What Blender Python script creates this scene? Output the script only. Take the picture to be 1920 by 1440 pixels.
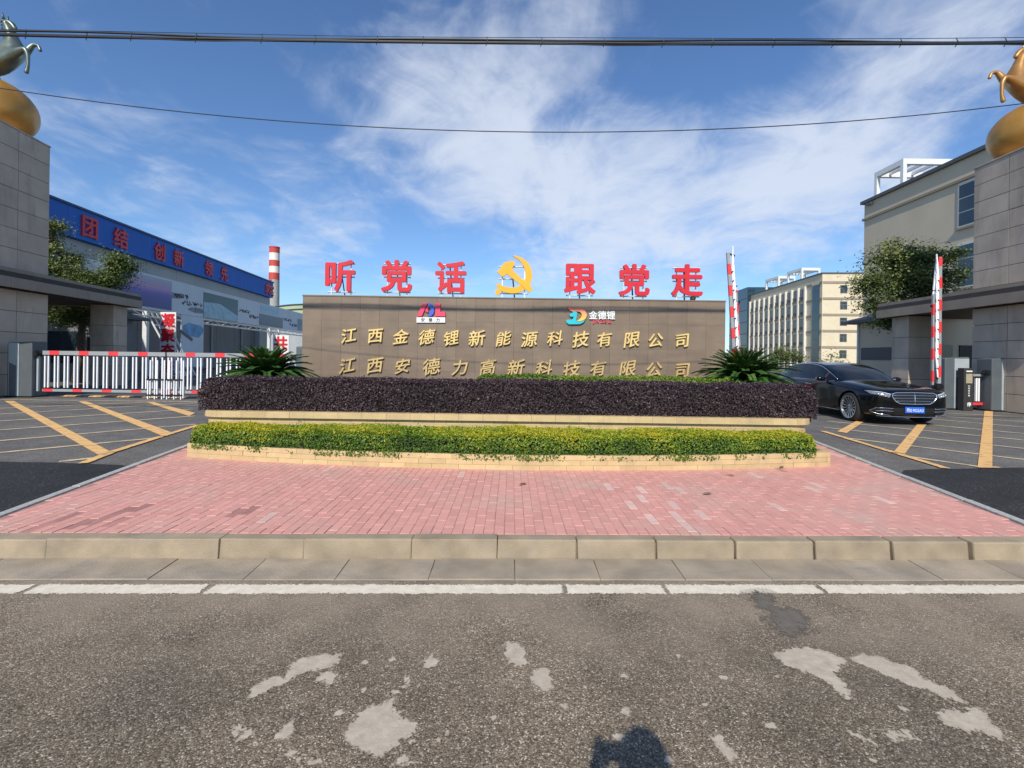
import bpy, bmesh, math, random
import numpy as np
from mathutils import Vector, Matrix
random.seed(7); rng = np.random.default_rng(7)
sc = bpy.context.scene
for o in list(bpy.data.objects): bpy.data.objects.remove(o)
R = math.radians

# ------------------------------------------------------------------ camera
F, CU, CV, CH, ROLL = 887.0, 960.0, 670.0, 1.5, R(0.8)     # focal length, principal point (px of 1920x1440), eye height, roll
cam_d = bpy.data.cameras.new('camera'); cam = bpy.data.objects.new('camera', cam_d); sc.collection.objects.link(cam)
cam_d.sensor_fit = 'HORIZONTAL'; cam_d.sensor_width = 36.0; cam_d.lens = F / 1920 * 36
cam_d.shift_y = -(720 - CV) / 1920; cam_d.clip_start = 0.05; cam_d.clip_end = 3000
cam.location = (0, 0, CH); cam.rotation_euler = (R(90), -ROLL, 0)
sc.camera = cam

# ------------------------------------------------------------------ sky, sun, exposure
SUN = Vector((0.2086, 1.0, -0.8146)).normalized()            # direction the light travels
w = bpy.data.worlds.new('World'); sc.world = w; w.use_nodes = True
def world_nodes():
    nt = w.node_tree; nt.nodes.clear(); N = nt.nodes.new; L = nt.links.new
    def math_(op, a, b=None, c=None, clamp=False):
        n = N('ShaderNodeMath'); n.operation = op; n.use_clamp = clamp
        for i, q in enumerate((a, b, c)):
            if q is None: continue
            if isinstance(q, (int, float)): n.inputs[i].default_value = q
            else: L(q, n.inputs[i])
        return n.outputs[0]
    out = N('ShaderNodeOutputWorld'); bg = N('ShaderNodeBackground'); bg.inputs[1].default_value = 0.12
    sky = N('ShaderNodeTexSky'); sky.sky_type = 'NISHITA'; sky.sun_disc = False
    sky.sun_elevation = R(38.6); sky.sun_rotation = R(191.8); sky.air_density = 1.0; sky.dust_density = 0.35; sky.ozone_density = 2.2
    tc = N('ShaderNodeTexCoord'); sep = N('ShaderNodeSeparateXYZ'); L(tc.outputs['Generated'], sep.inputs[0])
    z = math_('MAXIMUM', sep.outputs[2], 0.0)
    den = math_('ADD', z, 0.16)
    px = math_('DIVIDE', sep.outputs[0], den); py = math_('DIVIDE', sep.outputs[1], den)
    cb = N('ShaderNodeCombineXYZ'); L(px, cb.inputs[0]); L(py, cb.inputs[1])
    def noise(scale, detail, rough, loc, rot=0, sc_=(1, 1, 1), dist=0.0):
        mp = N('ShaderNodeMapping'); L(cb.outputs[0], mp.inputs[0]); mp.inputs[1].default_value = loc
        mp.inputs[2].default_value = (0, 0, rot); mp.inputs[3].default_value = sc_
        n = N('ShaderNodeTexNoise'); n.inputs['Scale'].default_value = scale; n.inputs['Detail'].default_value = detail
        n.inputs['Roughness'].default_value = rough; n.inputs['Distortion'].default_value = dist
        L(mp.outputs[0], n.inputs['Vector']); return n.outputs[0]
    big = noise(0.55, 3, .5, CLOUD_LOC, R(20), (1, .75, 1), .4)
    fine = noise(1.7, 9, .60, (3.1, 1.7, 0), R(-40), (1.1, .75, 1), .9)
    fine2 = noise(4.5, 8, .6, (1.3, 4.7, 0), R(18), (1, .9, 1), .9)
    cov = math_('MULTIPLY_ADD', fine2, 0.24, math_('MULTIPLY_ADD', fine, 0.50, math_('MULTIPLY', big, 0.42)))
    for (u, v, rad, amt) in CLOUDS:                       # where the cloud banks stand in the sky
        dx, dy = (u - CU) / F, (CV - v) / F; ln = math.sqrt(1 + dx * dx + dy * dy); zz = dy / ln
        c = (dx / ln / (zz + .16), 1 / ln / (zz + .16), 0)
        ds = N('ShaderNodeVectorMath'); ds.operation = 'DISTANCE'; L(cb.outputs[0], ds.inputs[0]); ds.inputs[1].default_value = c
        m_ = N('ShaderNodeMapRange'); m_.interpolation_type = 'SMOOTHSTEP'; L(ds.outputs['Value'], m_.inputs[0])
        m_.inputs[1].default_value = 0; m_.inputs[2].default_value = rad; m_.inputs[3].default_value = amt; m_.inputs[4].default_value = 0
        cov = math_('ADD', cov, m_.outputs[0])
    mr = N('ShaderNodeMapRange'); mr.interpolation_type = 'SMOOTHSTEP'; L(cov, mr.inputs[0])
    mr.inputs[1].default_value = 0.545; mr.inputs[2].default_value = 0.82
    hz = N('ShaderNodeMapRange'); hz.interpolation_type = 'SMOOTHSTEP'; L(sep.outputs[2], hz.inputs[0])
    hz.inputs[1].default_value = 0.0; hz.inputs[2].default_value = 0.10
    dens = math_('MULTIPLY', math_('MULTIPLY', mr.outputs[0], 0.82), hz.outputs[0])
    tint = N('ShaderNodeMix'); tint.data_type = 'RGBA'; tint.blend_type = 'MULTIPLY'; tint.inputs[0].default_value = 1
    L(sky.outputs[0], tint.inputs[6]); tint.inputs[7].default_value = SKY_TINT
    mix = N('ShaderNodeMix'); mix.data_type = 'RGBA'; L(dens, mix.inputs[0]); L(tint.outputs[2], mix.inputs[6])
    mix.inputs[7].default_value = CLOUD_COL
    L(mix.outputs[2], bg.inputs[0]); L(bg.outputs[0], out.inputs[0])
CLOUD_LOC = (0.3, 0.2, 0.0); SKY_TINT = (0.72, 0.91, 1.13, 1); CLOUD_COL = (5.7, 6.2, 7.1, 1)
CLOUDS = ((1030, 40, .35, .13), (760, 60, .30, .10), (820, 220, .5, .11), (1000, 350, .9, .13), (1250, 430, 1.3, .14), (1500, 300, .5, .12), (1720, 120, .6, .12), (600, 390, .7, .07), (1330, 80, .45, -.10), (300, 200, .9, -.07))
world_nodes()
sd = bpy.data.lights.new('sun', 'SUN'); sd.energy = 4.1; sd.angle = R(0.55); sd.color = (1.0, 0.935, 0.83)
so = bpy.data.objects.new('sun', sd); sc.collection.objects.link(so)
so.rotation_euler = SUN.to_track_quat('-Z', 'Y').to_euler(); so.location = (-6, -20, 25)
sc.view_settings.view_transform = 'Standard'; sc.view_settings.look = 'None'; sc.view_settings.exposure = 0.15; sc.view_settings.gamma = 1.0
sc.view_settings.use_curve_mapping = False
sc.cycles.use_adaptive_sampling = True

# ------------------------------------------------------------------ pixel <-> place
CR, SR = math.cos(ROLL), math.sin(ROLL)
def ray(u, v):
    dx, dy = u - CU, v - CV
    return (dx * CR + dy * SR) / F, -(-dx * SR + dy * CR) / F
def P(u, v, d):
    a, b = ray(u, v); return Vector((a * d, d, CH + b * d))
def G(u, v, z=0.0):
    a, b = ray(u, v); d = (z - CH) / b; return Vector((a * d, d, z))

# ------------------------------------------------------------------ materials
MATS = {}
def mat(name, col, rough=.6, var=.12, scale=6.0, bump=0.0, bscale=40.0, metal=0.0, coat=0.0, col2=None, spec=.5,
        obj_rand=0.0, island=False, tint=None, emit=0.0, stretch=(1, 1, 1), detail=5, dirt=None, transl=0.0):
    if name in MATS: return MATS[name]
    m = bpy.data.materials.new(name); m.use_nodes = True; nt = m.node_tree; N = nt.nodes.new; L = nt.links.new
    b = nt.nodes['Principled BSDF']; b.inputs['Roughness'].default_value = rough; b.inputs['Metallic'].default_value = metal
    b.inputs['Coat Weight'].default_value = coat; b.inputs['Coat Roughness'].default_value = .03
    b.inputs['Specular IOR Level'].default_value = spec
    geo = N('ShaderNodeNewGeometry')
    mp = N('ShaderNodeMapping'); L(geo.outputs['Position'], mp.inputs[0]); mp.inputs[3].default_value = stretch
    nz = N('ShaderNodeTexNoise'); nz.inputs['Scale'].default_value = scale; nz.inputs['Detail'].default_value = detail
    L(mp.outputs[0], nz.inputs['Vector'])
    c = Vector(col[:3]); c2 = Vector(col2[:3]) if col2 else c * (1 - var)
    c1 = c if col2 else c * (1 + var)
    def mixc(fac, a, bcol, blend='MIX'):
        n = N('ShaderNodeMix'); n.data_type = 'RGBA'; n.blend_type = blend
        for i, q in ((0, fac), (6, a), (7, bcol)):
            if hasattr(q, 'is_output'): L(q, n.inputs[i])
            elif i == 0: n.inputs[0].default_value = q
            else: n.inputs[i].default_value = (*q, 1)
        return n.outputs[2]
    if tint:                                              # per-leaf / per-piece colour attribute
        at = N('ShaderNodeAttribute'); at.attribute_name = 'tint'
        rp = N('ShaderNodeValToRGB'); L(at.outputs['Fac'], rp.inputs[0])
        els = rp.color_ramp.elements
        while len(els) < len(tint): els.new(.5)
        for e, (p, cc) in zip(els, tint): e.position = p; e.color = (*cc, 1)
        colour = rp.outputs[0]
        colour = mixc(.25, colour, mixc(nz.outputs[0], [.4] * 3, [1.0] * 3), 'MULTIPLY')
    else:
        rmp = N('ShaderNodeMapRange'); L(nz.outputs[0], rmp.inputs[0]); rmp.inputs[1].default_value = .3; rmp.inputs[2].default_value = .7
        colour = mixc(rmp.outputs[0], c1, c2)
    if obj_rand or island:
        oi = N('ShaderNodeObjectInfo'); ad = N('ShaderNodeMath'); ad.operation = 'ADD'
        L(oi.outputs['Random'], ad.inputs[0]); L(geo.outputs['Random Per Island'], ad.inputs[1])
        fr = N('ShaderNodeMath'); fr.operation = 'FRACT'; L(ad.outputs[0], fr.inputs[0])
        k = obj_rand or .1
        colour = mixc(1.0, colour, mixc(fr.outputs[0], [1 - k] * 3, [1 + k] * 3), 'MULTIPLY')
    if dirt:                                              # (colour, amount, scale, stretch): stains with a shape of their own
        dc, da, ds, dst = dirt
        m2 = N('ShaderNodeMapping'); L(geo.outputs['Position'], m2.inputs[0]); m2.inputs[3].default_value = dst
        n2 = N('ShaderNodeTexNoise'); n2.inputs['Scale'].default_value = ds; n2.inputs['Detail'].default_value = 7; n2.inputs['Roughness'].default_value = .65
        L(m2.outputs[0], n2.inputs['Vector'])
        r2 = N('ShaderNodeMapRange'); L(n2.outputs[0], r2.inputs[0]); r2.inputs[1].default_value = .5; r2.inputs[2].default_value = .72
        r2.inputs[4].default_value = da
        colour = mixc(r2.outputs[0], colour, dc)
    L(colour, b.inputs['Base Color'])
    if bump:
        n3 = N('ShaderNodeTexNoise'); n3.inputs['Scale'].default_value = bscale; n3.inputs['Detail'].default_value = 6
        L(geo.outputs['Position'], n3.inputs['Vector'])
        bp = N('ShaderNodeBump'); bp.inputs['Strength'].default_value = bump; bp.inputs['Distance'].default_value = .01
        L(n3.outputs[0], bp.inputs['Height']); L(bp.outputs[0], b.inputs['Normal'])
    if emit:
        L(colour, b.inputs['Emission Color']); b.inputs['Emission Strength'].default_value = emit
    if transl:
        tr = N('ShaderNodeBsdfTranslucent'); L(colour, tr.inputs[0]); ms = N('ShaderNodeMixShader'); ms.inputs[0].default_value = transl
        out = nt.nodes['Material Output']; L(b.outputs[0], ms.inputs[1]); L(tr.outputs[0], ms.inputs[2]); L(ms.outputs[0], out.inputs[0])
    MATS[name] = m; return m

def asphalt(name, dark, light, stone, big=((.9, .85, .8), (1.1, 1.1, 1.1)), vscale=150, bump=.7, stones=.82, patch=None):
    m = bpy.data.materials.new(name); m.use_nodes = True; nt = m.node_tree; N = nt.nodes.new; L = nt.links.new
    b = nt.nodes['Principled BSDF']; b.inputs['Roughness'].default_value = .85; b.inputs['Specular IOR Level'].default_value = .3
    geo = N('ShaderNodeNewGeometry')
    def mixc(fac, a, c, blend='MIX'):
        n = N('ShaderNodeMix'); n.data_type = 'RGBA'; n.blend_type = blend
        for i, q in ((0, fac), (6, a), (7, c)):
            if hasattr(q, 'is_output'): L(q, n.inputs[i])
            elif i == 0: n.inputs[0].default_value = q
            else: n.inputs[i].default_value = (*q, 1)
        return n.outputs[2]
    vo = N('ShaderNodeTexVoronoi'); vo.inputs['Scale'].default_value = vscale; L(geo.outputs['Position'], vo.inputs['Vector'])
    vo.inputs['Randomness'].default_value = 1
    sp = N('ShaderNodeSeparateColor'); L(vo.outputs['Color'], sp.inputs[0])
    colour = mixc(sp.outputs[0], dark, light)
    rs = N('ShaderNodeMapRange'); L(sp.outputs[1], rs.inputs[0]); rs.inputs[1].default_value = stones; rs.inputs[2].default_value = 1.0
    colour = mixc(rs.outputs[0], colour, stone)
    edge = N('ShaderNodeMapRange'); L(vo.outputs['Distance'], edge.inputs[0]); edge.inputs[1].default_value = .35; edge.inputs[2].default_value = .75
    edge.inputs[3].default_value = 1.0; edge.inputs[4].default_value = .62
    colour = mixc(1, colour, edge.outputs[0], 'MULTIPLY')
    for s, lo, hi in ((.7, *big), (3.5, (.86,) * 3, (1.14,) * 3), (30, (.85,) * 3, (1.15,) * 3)):
        nz = N('ShaderNodeTexNoise'); nz.inputs['Scale'].default_value = s; nz.inputs['Detail'].default_value = 6; nz.inputs['Roughness'].default_value = .6
        L(geo.outputs['Position'], nz.inputs['Vector'])
        mr = N('ShaderNodeMapRange'); L(nz.outputs[0], mr.inputs[0]); mr.inputs[1].default_value = .32; mr.inputs[2].default_value = .68
        colour = mixc(1, colour, mixc(mr.outputs[0], lo, hi), 'MULTIPLY')
    if patch:                                             # dust that gathers along the gutter: (colour, y0, y1, amount)
        dc, y0, y1, am = patch; sx = N('ShaderNodeSeparateXYZ'); L(geo.outputs['Position'], sx.inputs[0])
        g = N('ShaderNodeMapRange'); g.interpolation_type = 'SMOOTHSTEP'; L(sx.outputs[1], g.inputs[0]); g.inputs[1].default_value = y0; g.inputs[2].default_value = y1; g.inputs[4].default_value = am
        nd = N('ShaderNodeTexNoise'); nd.inputs['Scale'].default_value = 2.2; nd.inputs['Detail'].default_value = 8; L(geo.outputs['Position'], nd.inputs['Vector'])
        nm = N('ShaderNodeMapRange'); L(nd.outputs[0], nm.inputs[0]); nm.inputs[1].default_value = .3; nm.inputs[2].default_value = .62
        pr = N('ShaderNodeMath'); pr.operation = 'MULTIPLY'; L(g.outputs[0], pr.inputs[0]); L(nm.outputs[0], pr.inputs[1])
        colour = mixc(pr.outputs[0], colour, dc)
    L(colour, b.inputs['Base Color'])
    hm = N('ShaderNodeMath'); hm.operation = 'MULTIPLY_ADD'; L(vo.outputs['Distance'], hm.inputs[0]); hm.inputs[1].default_value = -1.0
    L(sp.outputs[2], hm.inputs[2])
    bp = N('ShaderNodeBump'); bp.inputs['Strength'].default_value = bump; bp.inputs['Distance'].default_value = .004
    L(hm.outputs[0], bp.inputs['Height']); L(bp.outputs[0], b.inputs['Normal'])
    MATS[name] = m; return m

M_road = asphalt('road_asphalt', (.110, .088, .063), (.325, .262, .188), (.58, .53, .44), ((.70, .69, .70), (1.30, 1.25, 1.16)), patch=((.34, .275, .20), 1.9, 3.1, .75))
M_drive = asphalt('driveway_asphalt', (.125, .117, .105), (.215, .203, .183), (.24, .24, .24), ((.8, .8, .82), (1.2, 1.2, 1.18)), 70, .3, .93)
M_ramp = asphalt('new_asphalt', (.020, .020, .021), (.045, .045, .046), (.16, .16, .16), ((.8, .8, .8), (1.25, 1.25, 1.25)), 80, .5, .96)
M_brick = mat('paver_pink', (.68, .335, .275), .8, .10, 9, .3, 120, obj_rand=.055, col2=(.61, .295, .245), dirt=((.54, .40, .32), .7, 1.1, (1, 1, 1)))
M_brick2 = mat('paver_faded', (.66, .44, .37), .85, .1, 9, .35, 120, obj_rand=.10)
M_brick3 = mat('paver_bare', (.42, .20, .17), .85, .1, 9, .35, 120, obj_rand=.10)
M_bed = mat('sand_bed', (.40, .24, .20), .95, .25, 20, .4, 150)
M_kerb = mat('kerb_concrete', (.315, .25, .168), .85, .2, 5, .35, 90, obj_rand=.07, dirt=((.30, .25, .20), .6, 3.5, (1, 1, 2.5)))
M_gut = mat('gutter_concrete', (.32, .262, .19), .88, .2, 4, .35, 70, obj_rand=.07, dirt=((.20, .19, .17), .65, 2.2, (1, 2.5, 1)))
M_sidekerb = mat('granite_kerb', (.40, .40, .37), .75, .2, 30, .2, 90, obj_rand=.06)
M_white = mat('line_white', (.72, .66, .53), .75, .1, 5, .2, 80, dirt=((.34, .29, .22), .95, 10, (1, 2, 1)))
M_yel = mat('line_yellow', (.80, .47, .17), .75, .1, 5, .2, 80, dirt=((.25, .20, .15), .85, 6.5, (1, 1, 1)))
M_yelpale = mat('line_pale_yellow', (.66, .50, .31), .75, .1, 5, .2, 80, dirt=((.25, .22, .18), .85, 5, (1, 1, 1)))
M_patch = mat('cement_splash', (.47, .43, .38), .9, .14, 14, .4, 60, dirt=((.30, .27, .24), .75, 11, (1, 1, 1)))
M_stainp = mat('dark_stain', (.10, .095, .09), .9, .2, 20, .4, 90)
M_tile = mat('planter_tile', (.55, .405, .205), .6, .08, 8, .12, 90, obj_rand=.10, dirt=((.40, .30, .18), .5, 4.5, (1, 1, .5)))
M_core = mat('mortar', (.44, .33, .18), .9, .15, 12)
M_soil = mat('soil', (.07, .05, .035), .95, .3, 20, .5, 40)
M_stone = mat('sign_stone', (.205, .15, .104), .55, .12, 2.6, .1, 60, obj_rand=.075, dirt=((.135, .103, .077), .75, 1.9, (.45, 1, 2.2)))
M_joint = mat('dark_joint', (.07, .06, .05), .9, .1, 10)
M_red = mat('sign_red', (.60, .022, .035), .45, .07, 4, spec=.4)
M_redside = mat('sign_return_red', (.40, .02, .03), .5, .08, 4)
M_amber = mat('emblem_amber', (.90, .42, .025), .45, .06, 3, spec=.4)
M_frame = mat('frame_white_steel', (.70, .72, .70), .45, .08, 8)
M_strut = mat('strut_dark_steel', (.05, .075, .085), .5, .15, 8)
M_gold = mat('gold_letter', (.86, .62, .24), .35, .10, 14, metal=.25, dirt=((.50, .33, .12), .5, 6, (1, 1, 1)))
M_goldside = M_gold
M_pink = mat('logo_red', (.78, .06, .13), .4, .04, 4)
M_blue = mat('logo_blue', (.06, .12, .55), .4, .05, 4)
M_plain = mat('plain_white', (.80, .80, .78), .45, .05, 4)
M_black = mat('print_black', (.03, .03, .03), .6, .05, 4)
M_cyan = mat('logo_cyan', (.03, .50, .58), .4, .06, 4)
M_stone_gate = mat('gate_cladding', (.50, .405, .315), .62, .11, 1.6, .1, 50, obj_rand=.09, dirt=((.25, .205, .165), .75, 1.4, (1, 1, .22)))
M_fascia = mat('canopy_fascia', (.27, .22, .17), .6, .1, 1.5, .1, 50, obj_rand=.05, dirt=((.14, .12, .1), .6, 1.3, (1, 1, .4)))
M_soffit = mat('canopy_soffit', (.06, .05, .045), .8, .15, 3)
M_box = mat('barrier_box_grey', (.10, .115, .125), .45, .08, 4, spec=.4)
M_boxl = mat('barrier_box_light', (.34, .38, .39), .45, .08, 4, spec=.4)
M_bar = mat('barrier_white_bar', (.83, .83, .83), .35, .03, 4)
M_armgrey = mat('barrier_arm_grey', (.30, .31, .32), .5, .06, 4)
M_armred = mat('barrier_arm_red', (.72, .045, .05), .45, .06, 4)
M_eggL = mat('ball_gold', (.46, .235, .05), .38, .14, 2.2, .08, 30, metal=.35)
M_horseG = mat('horse_green_bronze', (.20, .235, .20), .38, .25, 3, metal=.55, col2=(.09, .115, .10))
M_horseY = mat('horse_gold', (.50, .26, .09), .38, .25, 3, metal=.4, col2=(.36, .18, .05))
M_cable = mat('cable_black', (.018, .02, .022), .5, .2, 6)
M_bark = mat('bark', (.09, .07, .05), .9, .3, 14, .6, 40)
M_blueB = mat('cladding_blue', (.012, .13, .50), .7, .06, 1.0, stretch=(1, 1, .2))
M_greyB = mat('cladding_grey', (.33, .36, .36), .6, .08, .8, stretch=(1, 1, .2))
M_greyD = mat('cladding_dark_grey', (.16, .17, .18), .6, .08, .8)
M_cream = mat('render_cream', (.66, .57, .40), .8, .05, .8, .05, 30, dirt=((.52, .44, .31), .4, .35, (1, 1, .3)))
M_beige = mat('render_beige', (.60, .51, .37), .8, .05, .5, .08, 20, dirt=((.50, .43, .32), .4, .25, (1, 1, .35)))
M_band = mat('band_brown_grey', (.30, .25, .19), .8, .06, 1)
M_trim = mat('trim_dark', (.09, .095, .095), .6, .1, 2)
M_glass = mat('window_glass', (.022, .035, .045), .06, .3, .6, spec=.8, obj_rand=.25)
M_glass2 = mat('curtain_wall_glass', (.018, .04, .06), .12, .2, .3, spec=.7)
M_wframe = mat('window_frame', (.16, .15, .14), .5, .1, 3)
M_pil = mat('pilaster_white', (.68, .64, .55), .7, .05, 1)
M_chw = mat('chimney_white', (.72, .69, .62), .7, .08, .5, dirt=((.5, .45, .4), .4, .4, (1, 1, .2)))
M_chr = mat('chimney_red', (.50, .06, .05), .7, .08, .5)
M_chg = mat('chimney_concrete', (.36, .36, .33), .8, .1, .4)
M_dome = mat('roof_pale_green', (.36, .43, .27), .7, .1, .3)
M_paint = mat('car_black_paint', (.003, .0035, .004), .12, .05, 2, coat=.25, spec=.35)
M_cglass = mat('car_glass', (.004, .006, .009), .03, .05, 2, spec=.45)
M_chrome = mat('chrome', (.78, .79, .80), .10, .03, 3, metal=1)
M_tyre = mat('tyre_rubber', (.018, .018, .019), .8, .1, 20)
M_rim = mat('alloy_rim', (.52, .52, .53), .25, .06, 6, metal=.85)
M_dark = mat('car_black_plastic', (.008, .008, .009), .45, .05, 4)
M_lens = mat('headlight_lens', (.30, .32, .34), .08, .3, 30, metal=.4, coat=1)
M_plate = mat('plate_blue', (.015, .13, .62), .4, .03, 5)
M_litter = mat('dry_leaf', (.17, .09, .05), .85, .25, 60)
M_skin = mat('skin', (.50, .31, .22), .55, .05, 10)
M_shirt = mat('shirt_navy', (.04, .05, .08), .9, .1, 10)
M_trous = mat('trousers_grey', (.08, .08, .085), .9, .1, 10)
M_hair = mat('hair_black', (.012, .01, .009), .6, .2, 40)
M_grd = mat('ground_grey', (.22, .21, .19), .9, .15, .4, .1, 8)
GREEN = [(0, (.025, .066, .010)), (.35, (.085, .185, .018)), (.7, (.23, .36, .028)), (1, (.56, .53, .04))]
M_hgreen = mat('leaf_hedge_green', (.05, .1, .02), .5, .1, 3, tint=GREEN, transl=.35, spec=.4)
M_hpurp = mat('leaf_hedge_purple', (.03, .015, .02), .55, .1, 3, tint=[(0, (.013, .008, .011)), (.5, (.055, .035, .043)), (.85, (.13, .088, .096)), (1, (.24, .17, .165))], transl=.08, spec=.25)
M_hyel = mat('leaf_hedge_lime', (.1, .2, .02), .5, .1, 3, tint=[(0, (.05, .10, .012)), (.5, (.13, .23, .02)), (1, (.30, .38, .04))], transl=.25)
M_tleaf = mat('leaf_tree', (.05, .08, .02), .5, .1, 3, tint=[(0, (.036, .062, .015)), (.5, (.105, .16, .034)), (.85, (.22, .265, .065)), (1, (.34, .35, .14))], transl=.22, spec=.45)
M_frond = mat('cycad_frond', (.02, .06, .012), .5, .1, 3, tint=[(0, (.014, .042, .011)), (.55, (.048, .125, .020)), (1, (.15, .25, .05))], spec=.3, transl=.1)
M_hin = mat('hedge_dark_core', (.02, .018, .012), .9, .3, 20)

# ------------------------------------------------------------------ object helpers
WL = {}
def link(o, parent=None, loc=(0, 0, 0)):
    sc.collection.objects.link(o); loc = Vector(loc)
    if parent is not None:
        o.parent = parent; o.location = loc - WL[parent.name]
    else: o.location = loc
    WL[o.name] = loc.copy(); return o
def tag(o, label=None, cat=None, group=None, kind=None):
    if label: o['label'] = label
    if cat: o['category'] = cat
    if group: o['group'] = group
    if kind: o['kind'] = kind
    return o
def thing(name, loc, label, cat, group=None):
    return tag(link(bpy.data.objects.new(name, None), None, loc), label, cat, group)
class MB:
    def __init__(s): s.v = []; s.f = []; s.mi = []
    def add(s, vs, fs, mi=0):
        n = len(s.v); s.v += [tuple(p) for p in vs]; s.f += [tuple(n + i for i in q) for q in fs]; s.mi += [mi] * len(fs); return s
    def hexa(s, c, mi=0):                                     # 8 corners: bottom ring then top ring
        return s.add(c, [(3, 2, 1, 0), (4, 5, 6, 7), (0, 1, 5, 4), (1, 2, 6, 5), (2, 3, 7, 6), (3, 0, 4, 7)], mi)
    def box(s, x0, x1, y0, y1, z0, z1, mi=0):
        return s.hexa([(x0, y0, z0), (x1, y0, z0), (x1, y1, z0), (x0, y1, z0), (x0, y0, z1), (x1, y0, z1), (x1, y1, z1), (x0, y1, z1)], mi)
    def ring_loft(s, rings, closed=True, caps=True, mi=0):
        n = len(rings[0]); vs = [p for r in rings for p in r]; fs = []
        for i in range(len(rings) - 1):
            for j in range(n if closed else n - 1):
                k = (j + 1) % n; fs.append((i * n + j, i * n + k, (i + 1) * n + k, (i + 1) * n + j))
        if caps: fs.append(tuple(reversed(range(n)))); fs.append(tuple((len(rings) - 1) * n + j for j in range(n)))
        return s.add(vs, fs, mi)
    def tube(s, pts, r, n=6, mi=0):
        pts = [Vector(p) for p in pts]; rs = r if isinstance(r, (list, tuple)) else [r] * len(pts); rings = []
        for i, p in enumerate(pts):
            t = (pts[min(i + 1, len(pts) - 1)] - pts[max(i - 1, 0)]).normalized()
            a = t.orthogonal().normalized() if abs(t.z) > .99 else t.cross(Vector((0, 0, 1))).normalized(); b = t.cross(a)
            rings.append([p + a * (math.cos(2 * math.pi * k / n) * rs[i]) + b * (math.sin(2 * math.pi * k / n) * rs[i]) for k in range(n)])
        return s.ring_loft(rings, mi=mi)
    def bar(s, p0, p1, wx, wy=None, mi=0):                    # square bar
        return s.tube([p0, p1], wx * .7071, 4, mi)
    def lathe(s, c, prof, n=24, axis='z', mi=0, caps=True):
        c = Vector(c); rings = []
        for r_, h in prof:
            ring = []
            for k in range(n):
                a = 2 * math.pi * k / n; x, y = r_ * math.cos(a), r_ * math.sin(a)
                ring.append(c + (Vector((x, y, h)) if axis == 'z' else Vector((x, h, y)) if axis == 'y' else Vector((h, x, y))))
            rings.append(ring)
        return s.ring_loft(rings, mi=mi, caps=caps)
    def poly(s, pts, mi=0): return s.add(pts, [tuple(range(len(pts)))], mi)
    def prism(s, pts, off, mi=0):                             # polygon (3D points, may be concave) and its shifted copy
        off = Vector(off); n = len(pts); a = [Vector(p) for p in pts]; b = [p + off for p in a]
        return s.add(a + b, [tuple(range(n)), tuple(reversed(range(n, 2 * n)))] + [(i, i + n, (i + 1) % n + n, (i + 1) % n) for i in range(n)], mi)
    def mesh(s, name, mats, loc=(0, 0, 0), smooth=False, fix=True):
        me = bpy.data.meshes.new(name); l = Vector(loc)
        me.from_pydata([Vector(p) - l for p in s.v], [], s.f)
        for m in (mats if isinstance(mats, (list, tuple)) else [mats]): me.materials.append(m)
        me.polygons.foreach_set('material_index', s.mi)
        if fix:
            bm = bmesh.new(); bm.from_mesh(me); bmesh.ops.recalc_face_normals(bm, faces=bm.faces)
            big = [f for f in bm.faces if len(f.verts) > 4]
            if big: bmesh.ops.triangulate(bm, faces=big)
            bm.to_mesh(me); bm.free()
        if smooth: me.polygons.foreach_set('use_smooth', [True] * len(me.polygons))
        me.update(); return me
    def build(s, name, mats, parent=None, loc=None, smooth=False, bevel=0, label=None, cat=None, group=None, kind=None, fix=True):
        if loc is None: loc = WL[parent.name] if parent is not None else (0, 0, 0)
        o = bpy.data.objects.new(name, s.mesh(name, mats, loc, smooth, fix)); link(o, parent, loc)
        if bevel:
            b = o.modifiers.new('bevel', 'BEVEL'); b.width = bevel; b.segments = 2; b.limit_method = 'ANGLE'; b.angle_limit = R(40)
        return tag(o, label, cat, group, kind)
class Face:                                                   # an upright wall plane: s along it, n out of it, z up
    def __init__(s, o, ang, flip=1):
        s.o = Vector((o[0], o[1], 0)); s.u = Vector((math.cos(ang), math.sin(ang), 0)); s.n = Vector((s.u.y, -s.u.x, 0)) * flip
    def p(s, a, n, z): return s.o + s.u * a + s.n * n + Vector((0, 0, z))
    def box(s, mb, a0, a1, n0, n1, z0, z1, mi=0):
        return mb.hexa([s.p(a0, n0, z0), s.p(a1, n0, z0), s.p(a1, n1, z0), s.p(a0, n1, z0), s.p(a0, n0, z1), s.p(a1, n0, z1), s.p(a1, n1, z1), s.p(a0, n1, z1)], mi)
def smooth_angle(o, deg=40):
    me = o.data; me.polygons.foreach_set('use_smooth', [True] * len(me.polygons))
    me.set_sharp_from_angle(angle=R(deg))
def eval_mesh(o):
    bpy.context.view_layer.update(); dg = bpy.context.evaluated_depsgraph_get()
    return bpy.data.meshes.new_from_object(o.evaluated_get(dg))
def drop(o):
    d = o.data; bpy.data.objects.remove(o)

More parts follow.
